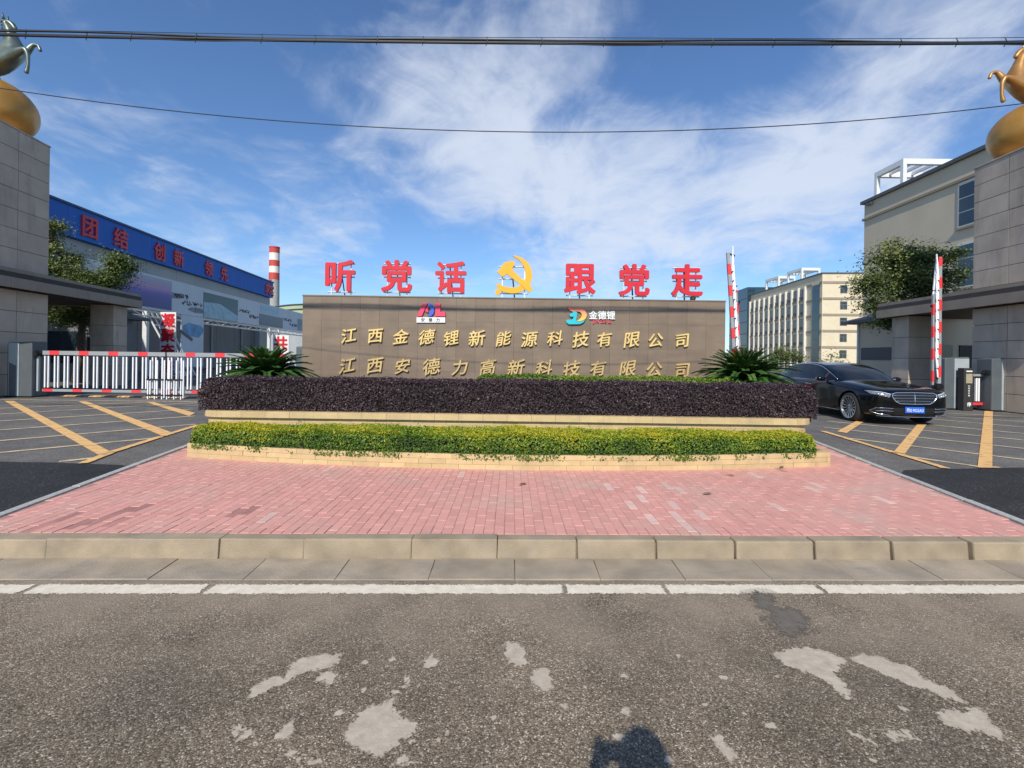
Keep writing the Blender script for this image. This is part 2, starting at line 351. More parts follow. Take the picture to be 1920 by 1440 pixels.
GLY = {}
def glyph(ch, extrude=.03, offset=0.0):
    k = (ch, extrude, offset)
    if k not in GLY:
        cu = bpy.data.curves.new('glyph', 'FONT'); cu.body = ch; cu.size = 1; cu.extrude = extrude; cu.offset = offset; cu.resolution_u = 4
        o = bpy.data.objects.new('glyph', cu); sc.collection.objects.link(o); me = eval_mesh(o)
        v = np.array([q.co[:] for q in me.vertices]); f = [tuple(p.vertices) for p in me.polygons]
        bpy.data.objects.remove(o); bpy.data.curves.remove(cu); bpy.data.meshes.remove(me)
        GLY[k] = (v, f)
    return GLY[k]
def put_text(mb, s, face, a, n, z, size, extrude=.03, offset=0.0, slant=0.0, rise=0.0, mi=0, track=0.0, sx=1.0):
    """centre the string s on (a, z) of the face, standing n out of it; extrude is half the thickness in metres"""
    v, f = glyph(s, extrude / size)
    c = (v.max(0) + v.min(0)) / 2
    if offset:                                               # heavier strokes: shifted copies, each at its own depth
        vs, fs = [], []
        for k in range(9):
            o_ = np.array((0, 0, 0) if k == 8 else (math.cos(k * math.pi / 4) * offset, math.sin(k * math.pi / 4) * offset, 0))
            fs += [tuple(i + len(v) * k for i in q) for q in f]; vs.append(v * np.array((1, 1, 1 - k * .012)) + o_)
        v = np.concatenate(vs); f = fs
    x = (v[:, 0] - c[0]) * size * sx; y = (v[:, 1] - c[1]) * size; d = v[:, 2] * size
    x2 = x + slant * y; y2 = y + rise * x
    mb.add([face.p(a + x2[i], n + d[i], z + y2[i]) for i in range(len(x))], f, mi)

def leaves(name, pos, nor, size, tint, m, parent=None, loc=None, aspect=.5, jitter=.8, kind=None, fold=.12):
    n = len(pos); nor = nor + rng.normal(0, jitter, (n, 3)); nor /= np.linalg.norm(nor, axis=1)[:, None] + 1e-9
    t = rng.normal(0, 1, (n, 3)); t -= nor * (t * nor).sum(1)[:, None]; t /= np.linalg.norm(t, axis=1)[:, None] + 1e-9
    b = np.cross(nor, t); sz = (size * rng.uniform(.65, 1.25, n))[:, None]
    if loc is None: loc = WL[parent.name] if parent is not None else Vector((0, 0, 0))
    c = pos - np.array(loc)
    V = np.empty((n, 4, 3)); V[:, 0] = c - t * sz * .5; V[:, 2] = c + t * sz * .5
    V[:, 1] = c + b * sz * aspect * .5 + nor * sz * fold; V[:, 3] = c - b * sz * aspect * .5 + nor * sz * fold
    return tri_cards(name, V.reshape(-1, 3), np.repeat(tint, 4), m, parent, loc, kind)
def tri_cards(name, V, tint, m, parent, loc, kind=None):
    n = len(V) // 4; me = bpy.data.meshes.new(name); me.vertices.add(4 * n); me.vertices.foreach_set('co', V.ravel().astype(np.float32))
    base = np.arange(n) * 4; idx = np.stack([base, base + 1, base + 2, base, base + 2, base + 3], 1).ravel()
    me.loops.add(6 * n); me.loops.foreach_set('vertex_index', idx.astype(np.int32))
    me.polygons.add(2 * n); me.polygons.foreach_set('loop_start', (np.arange(2 * n) * 3).astype(np.int32))
    at = me.attributes.new('tint', 'FLOAT', 'POINT'); at.data.foreach_set('value', np.clip(tint, 0, 1).astype(np.float32))
    me.materials.append(m); me.update(calc_edges=True); me.validate()
    o = bpy.data.objects.new(name, me); link(o, parent, loc); return tag(o, kind=kind)

def skin_mesh(name, verts, edges, rad, mats, parent=None, loc=None, sub=2):
    me = bpy.data.meshes.new('sk'); me.from_pydata([Vector(v) for v in verts], edges, [])
    o = bpy.data.objects.new('sk', me); sc.collection.objects.link(o)
    o.modifiers.new('s', 'SKIN')
    for i, q in enumerate(me.skin_vertices[0].data):
        r = rad[i]; q.radius = (r, r) if isinstance(r, (int, float)) else r; q.use_root = (i == 0)
    u = o.modifiers.new('u', 'SUBSURF'); u.levels = u.render_levels = sub
    m2 = eval_mesh(o); bpy.data.objects.remove(o); bpy.data.meshes.remove(me)
    if loc is None: loc = WL[parent.name]
    m2.transform(Matrix.Translation(-Vector(loc))); m2.materials.clear(); m2.materials.append(mats)
    m2.polygons.foreach_set('use_smooth', [True] * len(m2.polygons)); m2.name = name
    ob = bpy.data.objects.new(name, m2); link(ob, parent, loc); return ob

# ================================================================== THE SETTING
def ky(x): return 3.475 + .028 * x                              # front foot of the kerb
def xl(y): return -4.12 - .177 * (y - 3.82)                     # island edges beside the two driveways
def xr(y): return 4.32 + .19 * (y - 3.97)
MB().poly([(-1500, -300, -.03), (1500, -300, -.03), (1500, 2400, -.03), (-1500, 2400, -.03)]).build('ground', M_grd, kind='structure')
road = MB().poly([(-60, -14, 0), (60, -14, 0), (60, ky(60) - .30, 0), (-60, ky(-60) - .30, 0)]).build('road', M_road, kind='structure')
drive = MB().poly([(-60, ky(-60) - .30, 0), (60, ky(60) - .30, 0), (60, 100, 0), (-60, 100, 0)]).build('driveway', M_drive, kind='structure')
Z1, Z2, Z3 = .004, .008, .012
def gz(u, v, z): p = G(u, v); p.z = z; return p
yf = lambda x: ky(x) - .30
mb = MB().poly([(-40, yf(-40), Z1), (xl(3.4) - .1, yf(-4), Z1), (xl(5.2) - .09, 5.2, Z1), (xl(6.1) - .09, 6.1, Z1), gz(222, 872, Z1), gz(160, 870, Z1), gz(100, 867.5, Z1), gz(45, 867, Z1), gz(0, 866, Z1), (-14, 6.9, Z1), (-40, 6.9, Z1)])
mb.build('asphalt_ramp', M_ramp, drive)
mb = MB().poly([(xr(3.5) + .1, yf(4), Z1), (40, yf(40), Z1), (40, 6.9, Z1), (14, 6.9, Z1), gz(1920, 877, Z1), gz(1860, 878, Z1), gz(1790, 879.5, Z1), gz(1740, 880, Z1), gz(1695, 882, Z1), (xr(5.9) + .09, 5.9, Z1), (xr(4.8) + .09, 4.8, Z1)])
mb.build('asphalt_ramp', M_ramp, drive)

def ragged_strip(p0, p1, width, z, n=40, rag=.006, ease=1.0):
    p0, p1 = Vector(p0), Vector(p1); t = (p1 - p0).normalized(); nn = Vector((-t.y, t.x, 0)); mb = MB(); a = []; b = []
    for i in range(n + 1):
        q = p0.lerp(p1, i / n); q.z = z
        a.append(q + nn * (width / 2 + random.gauss(0, rag))); b.append(q - nn * (width / 2 + random.gauss(0, rag)))
    mb.add(a + b, [(i, i + 1, n + 2 + i, n + 1 + i) for i in range(n)]); return mb
# edge line of the road, broken where the paint has lifted
LINE_SPANS = [(-5.4, -3.03), (-3.0, -1.94), (-1.9, .35), (.37, 1.01), (1.03, 2.04), (2.07, 5.4)]
for a, b in ((-40, -5.4), (5.4, 40)): ragged_strip((a, ky(a) - .42, 0), (b, ky(b) - .42, 0), .118, Z1, 220, .0045).build('edge_line', M_white, road)
# cement splashes and a dark stain left on the asphalt (outlines in photo pixels)
SPL = [
 [(466, 1312), (472, 1290), (498, 1278), (530, 1268), (545, 1248), (575, 1232), (612, 1228), (640, 1226), (632, 1243), (608, 1258), (586, 1256), (565, 1262), (546, 1276), (520, 1290), (492, 1302)],
 [(592, 1276), (602, 1264), (622, 1256), (638, 1262), (632, 1272), (612, 1284)],
 [(646, 1380), (662, 1350), (678, 1336), (700, 1325), (722, 1318), (738, 1308), (738, 1334), (752, 1345), (782, 1358), (776, 1376), (758, 1384), (756, 1400), (738, 1404), (722, 1414), (700, 1424), (684, 1414), (664, 1404), (652, 1396)],
 [(792, 1250), (798, 1234), (806, 1227), (818, 1240), (814, 1252), (800, 1256)], [(754, 1290), (758, 1272), (764, 1268), (771, 1282), (768, 1291)],
 [(946, 1208), (966, 1207), (984, 1216), (988, 1234), (994, 1244), (978, 1251), (954, 1246), (948, 1230)],
 [(990, 1266), (1004, 1258), (1026, 1256), (1034, 1274), (1034, 1296), (1022, 1300), (1004, 1286)],
 [(1446, 1222), (1476, 1220), (1516, 1215), (1560, 1226), (1592, 1242), (1562, 1262), (1584, 1282), (1596, 1296), (1588, 1312), (1564, 1296), (1546, 1276), (1500, 1258), (1466, 1244)],
 [(1592, 1234), (1620, 1226), (1660, 1238), (1710, 1252), (1734, 1276), (1780, 1292), (1814, 1322), (1776, 1314), (1740, 1294), (1704, 1286), (1650, 1262), (1616, 1250)],
 [(1756, 1342), (1784, 1330), (1800, 1336), (1836, 1328), (1862, 1350), (1882, 1376), (1884, 1394), (1850, 1374), (1812, 1372), (1776, 1360)],
 [(1334, 1386), (1352, 1380), (1366, 1396), (1382, 1418), (1376, 1432), (1360, 1428), (1346, 1404)],
 [(1592, 1372), (1612, 1374), (1640, 1396), (1624, 1390), (1600, 1382)], [(1640, 1370), (1672, 1372), (1700, 1370), (1730, 1390), (1706, 1384), (1680, 1394), (1658, 1380)],
 [(508, 1388), (530, 1370), (548, 1356), (550, 1364), (544, 1388), (522, 1392)], [(432, 1386), (440, 1366), (458, 1360), (444, 1380)], [(440, 1392), (470, 1374), (484, 1372), (462, 1386)],
 [(1160, 1334), (1166, 1322), (1184, 1332), (1178, 1346), (1166, 1344)], [(738, 1436), (752, 1420), (766, 1418), (770, 1430), (750, 1442)]]
def rough_outline(px, z, amp):
    g = [G(*p) for p in px]; out = []
    for i in range(len(g)):
        a, b = g[i], g[(i + 1) % len(g)]; k = max(2, int((b - a).length / .018))
        for j in range(k):
            q = a.lerp(b, j / k); out.append((q.x + random.gauss(0, amp), q.y + random.gauss(0, amp), z))
    return out
def worn_material(name, col, col2, hard):
    """opaque in the middle, breaking up into the stones of the road towards the rim"""
    m = bpy.data.materials.new(name); m.use_nodes = True; nt = m.node_tree; N = nt.nodes.new; L = nt.links.new; b = nt.nodes['Principled BSDF']; b.inputs['Roughness'].default_value = .9
    geo = N('ShaderNodeNewGeometry'); at = N('ShaderNodeAttribute'); at.attribute_name = 'tint'
    def nz(sc_, d=6):
        n = N('ShaderNodeTexNoise'); n.inputs['Scale'].default_value = sc_; n.inputs['Detail'].default_value = d; n.inputs['Roughness'].default_value = .65; L(geo.outputs['Position'], n.inputs['Vector']); return n.outputs[0]
    ad = N('ShaderNodeMath'); ad.operation = 'MULTIPLY_ADD'; L(at.outputs['Fac'], ad.inputs[0]); ad.inputs[1].default_value = hard; L(nz(60), ad.inputs[2])
    a2 = N('ShaderNodeMath'); a2.operation = 'MULTIPLY_ADD'; L(nz(14), a2.inputs[0]); a2.inputs[1].default_value = .9; L(ad.outputs[0], a2.inputs[2])
    mr = N('ShaderNodeMapRange'); L(a2.outputs[0], mr.inputs[0]); mr.inputs[1].default_value = .86; mr.inputs[2].default_value = 1.02; L(mr.outputs[0], b.inputs['Alpha'])
    mx = N('ShaderNodeMix'); mx.data_type = 'RGBA'; r2 = N('ShaderNodeMapRange'); L(nz(18), r2.inputs[0]); r2.inputs[1].default_value = .35; r2.inputs[2].default_value = .65
    L(r2.outputs[0], mx.inputs[0]); mx.inputs[6].default_value = (*col, 1); mx.inputs[7].default_value = (*col2, 1); L(mx.outputs[2], b.inputs['Base Color'])
    bp = N('ShaderNodeBump'); bp.inputs['Strength'].default_value = .4; bp.inputs['Distance'].default_value = .004; L(nz(90), bp.inputs['Height']); L(bp.outputs[0], b.inputs['Normal']); return m
M_patch = worn_material('cement_splash', (.53, .46, .36), (.40, .34, .255), .42)
M_stainp = worn_material('dark_stain', (.12, .105, .085), (.16, .14, .115), .26)
def worn_sheet(name, outline, m, rim, step=.013, z=None):
    """fine grid over the outline; 'tint' holds the distance to the rim, so the paint or cement can fray there"""
    pl = np.array([p[:2] for p in outline]); z = outline[0][2] if z is None else z; mg = rim * .9
    gx_ = np.arange(pl[:, 0].min() - mg, pl[:, 0].max() + mg + step, step); gy_ = np.arange(pl[:, 1].min() - mg, pl[:, 1].max() + mg + step, step)
    X, Y = np.meshgrid(gx_, gy_); q = np.stack([X.ravel(), Y.ravel()], 1); a = pl; b = np.roll(pl, -1, 0); dmin = np.full(len(q), 9.0); ins = np.zeros(len(q), bool)
    for p0, p1 in zip(a, b):
        d = p1 - p0; t_ = np.clip(((q - p0) @ d) / max(d @ d, 1e-12), 0, 1); dmin = np.minimum(dmin, np.linalg.norm(q - p0 - t_[:, None] * d, axis=1))
        c = (p0[1] > q[:, 1]) != (p1[1] > q[:, 1]); xx = p0[0] + (q[:, 1] - p0[1]) / (p1[1] - p0[1] + 1e-15) * d[0]; ins ^= c & (q[:, 0] < xx)
    sd = np.where(ins, dmin, -dmin) / rim; nx, ny = len(gx_), len(gy_); S = sd.reshape(ny, nx)
    ok = np.maximum(np.maximum(S[:-1, :-1], S[1:, :-1]), np.maximum(S[:-1, 1:], S[1:, 1:])) > -.9
    jj, ii = np.nonzero(ok); base = jj * nx + ii; F_ = np.stack([base, base + 1, base + nx + 1, base + nx], 1)
    used, inv = np.unique(F_.ravel(), return_inverse=True); F_ = inv.reshape(-1, 4)
    me = bpy.data.meshes.new(name); me.from_pydata([(q[k, 0], q[k, 1], z) for k in used], [], F_.tolist())
    at = me.attributes.new('tint', 'FLOAT', 'POINT'); at.data.foreach_set('value', np.clip(sd[used], -1, 1.5).astype(np.float32)); me.materials.append(m); me.update()
    return link(bpy.data.objects.new(name, me), road, (0, 0, 0))
M_line = worn_material('line_paint', (.76, .69, .55), (.62, .55, .43), .50)
for a, b in LINE_SPANS: worn_sheet('edge_line', [(a, ky(a) - .479, Z1), (b, ky(b) - .479, Z1), (b, ky(b) - .361, Z1), (a, ky(a) - .361, Z1)], M_line, .030, .012)
for k_, s in enumerate(SPL): worn_sheet('cement_splash', rough_outline(s, .003 + .0004 * (k_ % 4), .006), M_patch, .032)
for i in range(34):
    u, v = random.uniform(380, 1880), random.uniform(1230, 1435); c = G(u, v); r = random.uniform(.008, .026)
    worn_sheet('cement_splash', [(c.x + math.cos(a) * r * random.uniform(.6, 1.3), c.y + math.sin(a) * r * random.uniform(.5, 1.2), .0022) for a in np.linspace(0, 5.6, 9)], M_patch, .016, .008)
worn_sheet('dark_stain', rough_outline([(1410, 1116), (1440, 1114), (1452, 1138), (1500, 1146), (1520, 1178), (1490, 1192), (1462, 1186), (1436, 1150)], Z1, .006), M_stainp, .07)

# ---- gutter slabs and kerb stones along the road
gutter = MB().poly([(xl(3.5) - .1, ky(-4.2) - .30, .001), (xr(3.6) + .1, ky(4.4) - .30, .001), (xr(3.6) + .1, ky(4.4), .001), (xl(3.5) - .1, ky(-4.2), .001)]).build('gutter', M_gut, kind='structure')
gx = -4.2; k = 0
while gx < 4.4:
    g2 = min(gx + random.choice((.58, .6, .62)), 4.45); dz = random.uniform(.004, .010); sk = .035
    MB().hexa([(gx + .002, ky(gx) - .292 + random.uniform(-.012, .0), 0), (g2 - .002, ky(g2) - .292 + random.uniform(-.012, 0), 0), (g2 - .002, ky(g2) + .002, 0), (gx + .002, ky(gx) + .002, 0),
               (gx + .003, ky(gx) - .29, dz), (g2 - .003, ky(g2) - .29, dz), (g2 - .003, ky(g2) + .002, dz + .012), (gx + .003, ky(gx) + .002, dz + .012)]).build('gutter_slab', M_gut, gutter, bevel=.003)
    gx = g2
kerb = MB().prism([(-4.1, ky(-4.1) + .05, -.02), (4.4, ky(4.4) + .05, -.02), (4.4, ky(4.4) + .10, -.02), (-4.1, ky(-4.1) + .10, -.02)], (0, 0, .14)).build('kerb', M_kerb, kind='structure')
KJ = [-130, -40, 76, 240, 404, 565, 770, 932, 1082, 1232, 1381, 1530, 1675, 1822, 1960, 2050]
for i in range(len(KJ) - 1):
    a, b = G(KJ[i], 1053).x + .0025, G(KJ[i + 1], 1055).x - .0025; t = random.uniform(-.009, .009); dz = random.uniform(-.005, .005); bt = random.uniform(.010, .026)
    zt = .150 + dz; sk = random.uniform(-.006, .01)
    MB().hexa([(a + sk, ky(a) + t, -.05), (b - .002, ky(b) + t * .4, -.05), (b, ky(b) + .13, -.05), (a, ky(a) + .13, -.05),
               (a, ky(a) + bt + t, zt), (b, ky(b) + bt + t * .4, zt + random.uniform(-.002, .002)), (b, ky(b) + .135, zt), (a, ky(a) + .135, zt)]).build('kerb_stone', M_kerb, kerb, bevel=random.uniform(.006, .016))

# ---- the island: bed, pavers, granite side kerbs
def island_poly(z, inset=0.0):
    pts = [(xl(3.6) + inset, ky(-4.1) + .136), (xr(3.7) - inset, ky(4.3) + .136)]
    pts += [(xr(y) - inset, y) for y in (5, 7, 9, 11, 12.5)] + [(xl(y) + inset, y) for y in (12.5, 11, 9, 7, 5)]
    return [(x, y, z) for x, y in pts]
pave = MB().prism(island_poly(-.02), (0, 0, .166)).build('pavement', M_bed, kind='structure')
BW, BL = .080, .235
def paver(mb, cx, cy, dz, tx, ty, x0=None, x1=None):
    a, b, c, d = cx - BW / 2 + .0015, cx + BW / 2 - .0015, cy - BL / 2 + .0015, cy + BL / 2 - .0015
    if x0 is not None: a = max(a, x0)
    if x1 is not None: b = min(b, x1)
    zt = lambda x, y: .150 + dz + tx * (x - cx) + ty * (y - cy); e = .003
    lo = [(a, c, .12), (b, c, .12), (b, d, .12), (a, d, .12)]
    mid = [(a, c, zt(a, c) - .003), (b, c, zt(b, c) - .003), (b, d, zt(b, d) - .003), (a, d, zt(a, d) - .003)]
    hi = [(a + e, c + e, zt(a, c)), (b - e, c + e, zt(b, c)), (b - e, d - e, zt(b, d)), (a + e, d - e, zt(a, d))]
    mb.add(lo + mid + hi, [(0, 1, 5, 4), (1, 2, 6, 5), (2, 3, 7, 6), (3, 0, 4, 7), (4, 5, 9, 8), (5, 6, 10, 9), (6, 7, 11, 10), (7, 4, 8, 11), (8, 9, 10, 11)])
def in_planter(x, y): return y > 5.80 + .49 * (x / 4.2) ** 2 and -4.05 < x < 3.98
spots = []
i0 = int(5.4 / BW)
for i in range(-i0, i0 + 1):
    cx = i * BW; st = (0, .5, .22, .72, .38)[i % 5] * BL
    y = ky(cx) + .14 - st + BL / 2
    while y < 8.4:
        if y - BL / 2 > ky(cx) + .136 and xl(y) + .045 < cx < xr(y) - .045 and not in_planter(cx, y - .1): spots.append((cx, y))
        y += BL
# a half brick closes each column that starts behind the kerb
spots.sort(key=lambda q: q[0] ** 2 * .35 + q[1] ** 2)
PM = []
for m in (M_brick, M_brick2, M_brick3):
    b_ = MB(); paver(b_, 0, 0, 0, 0, 0); PM.append(b_.mesh('brick', m, (0, 0, 0)))
rest = [MB(), MB(), MB()]
front_fill = MB()
for i in range(-i0, i0 + 1):                                    # cut bricks against the kerb
    cx = i * BW; st = (0, .5, .22, .72, .38)[i % 5] * BL
    L0 = BL - st if st > 0 else 0
    if L0 > .03 and xl(3.75) + .05 < cx < xr(3.8) - .05:
        c0 = ky(cx) + .14; d0 = ky(cx) + .14 - st + BL
        if d0 - c0 > .03:
            z = .150 + random.uniform(-.002, .002)
            front_fill.hexa([(cx - BW / 2 + .0015, c0, .12), (cx + BW / 2 - .0015, c0, .12), (cx + BW / 2 - .0015, d0 - .0015, .12), (cx - BW / 2 + .0015, d0 - .0015, .12),
                             (cx - BW / 2 + .004, c0 + .001, z), (cx + BW / 2 - .004, c0 + .001, z), (cx + BW / 2 - .004, d0 - .004, z), (cx - BW / 2 + .004, d0 - .004, z)])
bare_c = [(G(190, 975, .15), .35), (G(440, 962, .15), .14), (G(120, 985, .15), .25)]
for n, (cx, cy) in enumerate(spots):
    r = random.random(); k = 0 if r < .978 else (1 if r < .996 else 2)
    for c, rr in bare_c:
        if (Vector((cx, cy)) - c.xy).length < rr and random.random() < .42: k = 2
    if abs(cx - G(1240, 960, .15).x) < .25 and cy < 4.6 and random.random() < .22: k = 1
    dz = random.gauss(0, .0008) - (.003 if k == 2 else 0); tx, ty = random.gauss(0, .007), random.gauss(0, .003)
    if n < 300:
        o = bpy.data.objects.new('brick', PM[k]); link(o, pave, (cx, cy, dz)); o.rotation_euler = (ty, -tx, random.gauss(0, .004))
    else: paver(rest[k], cx, cy, dz, tx, ty)
for k, m in enumerate((M_brick, M_brick2, M_brick3)): rest[k].build('brick_paving', m, pave, kind='stuff')
front_fill.build('cut_brick_row', M_brick, pave, kind='stuff')
for side, fx, sg in (('l', xl, -1), ('r', xr, 1)):
    y = 3.66
    while y < 12.0:
        y2 = y + (1.0 if y < 9 else 1.5) * random.uniform(.94, 1.04); a, b = fx(y), fx(y2); zt = .163 + random.uniform(-.004, .004)
        MB().hexa([(a - .008, y + .004, -.02), (a + sg * .085, y + .004, -.02), (b + sg * .085, y2 - .004, -.02), (b, y2 - .004, -.02),
                   (a, y + .004, zt), (a + sg * .08, y + .004, zt), (b + sg * .08, y2 - .004, zt), (b, y2 - .004, zt)]).build('side_kerb_stone', M_sidekerb, pave, bevel=.006)
        y = y2

# ---- yellow box markings on the two driveways (photo pixels of a 5.05x enlargement)
def ZL(x, y): return (x / 5.0526, 690 + y / 5.0526)
def ZR(x, y): return (1540 + x / 5.0526, 700 + y / 5.0526)
def line(Z, a, b, wd, z, m, ext=0.0):
    p, q = G(*Z(*a)), G(*Z(*b)); t = (q - p).normalized(); p -= t * ext
    ragged_strip(p, q, wd, z, 24, .004).build('road_marking', m, drive)
for a, b in (((0, 385), (1400, 325)), ((0, 440), (1870, 330)), ((0, 505), (1830, 392)), ((0, 590), (1850, 457)), ((0, 692), (1850, 535)), ((0, 805), (1540, 660)), ((560, 890), (950, 850))):
    line(ZL, a, b, .10, Z2, M_yelpale, 0 if a[0] else 2.5)
for pts in ([(40, 315), (130, 315), (1050, 800), (950, 840)], [(740, 320), (820, 320), (1640, 620), (1540, 650)], [(1380, 325), (1450, 325), (1850, 430), (1790, 460)]):
    MB().poly([gz(*ZL(*p), Z3) for p in pts]).build('road_marking', M_yel, drive)
for a, b in (((800, 905), (1060, 803)), ((1060, 803), (1540, 650)), ((1540, 650), (1880, 545))): line(ZL, a, b, .12, .016, M_yel, .04)
line(ZL, (-900, 290), (1870, 322), .09, Z2, M_yelpale)
for a, b in (((1200, 378), (1920, 420)), ((1180, 412), (1920, 460)), ((1050, 435), (1920, 513)), ((60, 400), (1920, 573)), ((50, 455), (1920, 635)), ((30, 515), (1920, 715)), ((250, 617), (1920, 820)), ((820, 790), (1480, 885))):
    p, q = a, b
    if b[0] == 1920: q = (2500, a[1] + (b[1] - a[1]) * (2500 - a[0]) / (1920 - a[0]))
    line(ZR, p, q, .09, Z2, M_yelpale)
for pts in ([(350, 445), (430, 445), (240, 570), (150, 555)], [(910, 485), (1000, 485), (790, 770), (690, 745)], [(1545, 360), (1625, 360), (1620, 895), (1480, 895)]):
    MB().poly([gz(*ZR(*p), Z3) for p in pts]).build('road_marking', M_yel, drive)
for a, b in (((20, 555), (700, 760)), ((700, 760), (1185, 908))): line(ZR, a, b, .11, .016, M_yel, .04)
line(ZR, (1480, 898), (1680, 898), .07, .016, M_yel)

# ================================================================== PLANTERS
def yfront(x): return 5.68 + .46 * (x / 4.2) ** 2
lp = thing('planter', (0, 5.8, .15), 'low curved front planter clad in yellow tile courses, standing on the pink brick paving', 'planter')
core = MB(); n = 40; A = []
xsn = np.linspace(-4.15, 4.10, n + 1)
core.prism([(x, yfront(x) + .02, .13) for x in xsn] + [(4.10, 6.5, .13), (-4.15, 6.5, .13)], (0, 0, .165)); core.build('wall_core', M_core, lp)
for c in range(3):
    z0 = .145 + c * .062; L = .325; x = -4.2 - (0, .16, .08)[c]
    while x < 4.12:
        a, b = max(x, -4.2), min(x + L, 4.14)
        if b - a > .03:
            j = random.gauss(0, .0015)
            MB().hexa([(a + .0015, yfront(a) + j, z0), (b - .0015, yfront(b) + j, z0), (b - .0015, yfront(b) + .06, z0), (a + .0015, yfront(a) + .06, z0),
                       (a + .0015, yfront(a) + j, z0 + .0595), (b - .0015, yfront(b) + j, z0 + .0595), (b - .0015, yfront(b) + .13, z0 + .0595), (a + .0015, yfront(a) + .13, z0 + .0595)]).build('tile', M_tile, lp)
        x += L
for sg, x0 in ((-1, -4.2), (1, 4.14)):                          # chamfered ends
    y0 = yfront(x0)
    MB().hexa([(x0, y0 + .002, .14), (x0 + sg * .1, y0 + .14, .14), (x0 + sg * .1, 6.75, .14), (x0, 6.75, .14), (x0, y0 + .02, .330), (x0 + sg * .06, y0 + .15, .325), (x0 + sg * .06, 6.75, .325), (x0, 6.75, .330)]).build('end_tile', M_tile, lp, bevel=.012)
MB().poly([(x, yfront(x) + .1, .30) for x in np.linspace(-4.1, 4.05, 20)] + [(4.05, 6.49, .30), (-4.1, 6.49, .30)]).build('soil', M_soil, lp)

up = thing('raised_planter', (0, 8.5, .15), 'tall rear planter of yellow tile with projecting coping holding the purple hedge', 'planter')
UY, UX0, UX1, UZ, RC = 6.50, -4.30, 4.19, .712, .32
def uplan(off, y_back=11.2, k=8):
    """plan outline of the upper planter, rounded front corners; off = outwards"""
    pts = [(UX0 - off, y_back)]
    for i in range(k + 1):
        a = math.pi + (math.pi / 2) * i / k; pts.append((UX0 + RC + math.cos(a) * (RC + off), UY + RC + math.sin(a) * (RC + off)))
    for i in range(k + 1):
        a = -math.pi / 2 + (math.pi / 2) * i / k; pts.append((UX1 - RC + math.cos(a) * (RC + off), UY + RC + math.sin(a) * (RC + off)))
    return pts + [(UX1 + off, y_back)]
MB().prism([(x, y, .13) for x, y in uplan(-.02)], (0, 0, .49)).build('wall_core', M_core, up)
MB().poly([(x, y, .64) for x, y in uplan(-.06)]).build('soil', M_soil, up)
def along(pts):
    d = [0]
    for a, b in zip(pts, pts[1:]): d.append(d[-1] + math.hypot(b[0] - a[0], b[1] - a[1]))
    return d
def at_len(pts, d, t):
    for i in range(len(pts) - 1):
        if t <= d[i + 1] or i == len(pts) - 2:
            k = (t - d[i]) / max(d[i + 1] - d[i], 1e-6); return Vector((pts[i][0] + (pts[i + 1][0] - pts[i][0]) * k, pts[i][1] + (pts[i + 1][1] - pts[i][1]) * k))
def course(z0, z1, out, inn, steps, name, par, jit=.0012, zb=None):
    po, pi_ = uplan(out), uplan(inn); do, di = along(po), along(pi_); t = 0
    kk = do[-1]; ki = di[-1]
    for (a, b) in steps:
        o0, o1, i0_, i1_ = at_len(po, do, a * kk + .0015), at_len(po, do, b * kk - .0015), at_len(pi_, di, a * ki), at_len(pi_, di, b * ki); j = random.gauss(0, jit)
        dn = Vector((0, 0)) if (o0 - i0_).length < 1e-6 else (o0 - i0_).normalized() * j
        MB().hexa([(*(o0 + dn), z0), (*(o1 + dn), z0), (*i1_, z0), (*i0_, z0), (*(o0 + dn), z1), (*(o1 + dn), z1), (*i1_, z1), (*i0_, z1)]).build(name, M_tile, par)
tot = along(uplan(0))[-1]; c0 = (11.2 - UY - RC) / tot; arc = RC * math.pi / 2 / tot; c1 = 1 - c0
for c in range(8):
    z0 = .145 + c * .060; st = []
    t = c0 + arc - (.16 / tot if c % 2 else 0); e = c1 - arc
    while t < e: st.append((max(t, c0 + arc), min(t + .325 / tot, e))); t += .325 / tot
    st = [q for q in st if q[1] - q[0] > .03 / tot]
    if c >= 4 or True: course(z0, z0 + .0585, 0, -.05, st, 'tile', up)
for (s, e_) in ((c0, c0 + arc), (c1 - arc, c1)):                # narrow upright tiles round the corners
    k = 8; course(.145, .6265, .0, -.05, [(s + (e_ - s) * i / k, s + (e_ - s) * (i + 1) / k) for i in range(k)], 'corner_tile', up)
for (s, e_) in ((0, c0), (c1, 1)):
    k = 8; course(.145, .6265, .0, -.05, [(s + (e_ - s) * i / k, s + (e_ - s) * (i + 1) / k) for i in range(k)], 'side_tile', up)
st = []
for (s, e_, L) in ((0, c0, .5), (c0, c0 + arc, .07), (c0 + arc, c1 - arc, .33), (c1 - arc, c1, .07), (c1, 1, .5)):
    k = max(1, round((e_ - s) * tot / L)); st += [(s + (e_ - s) * i / k, s + (e_ - s) * (i + 1) / k) for i in range(k)]
course(.628, UZ, .05, -.14, st, 'coping_tile', up, .001)

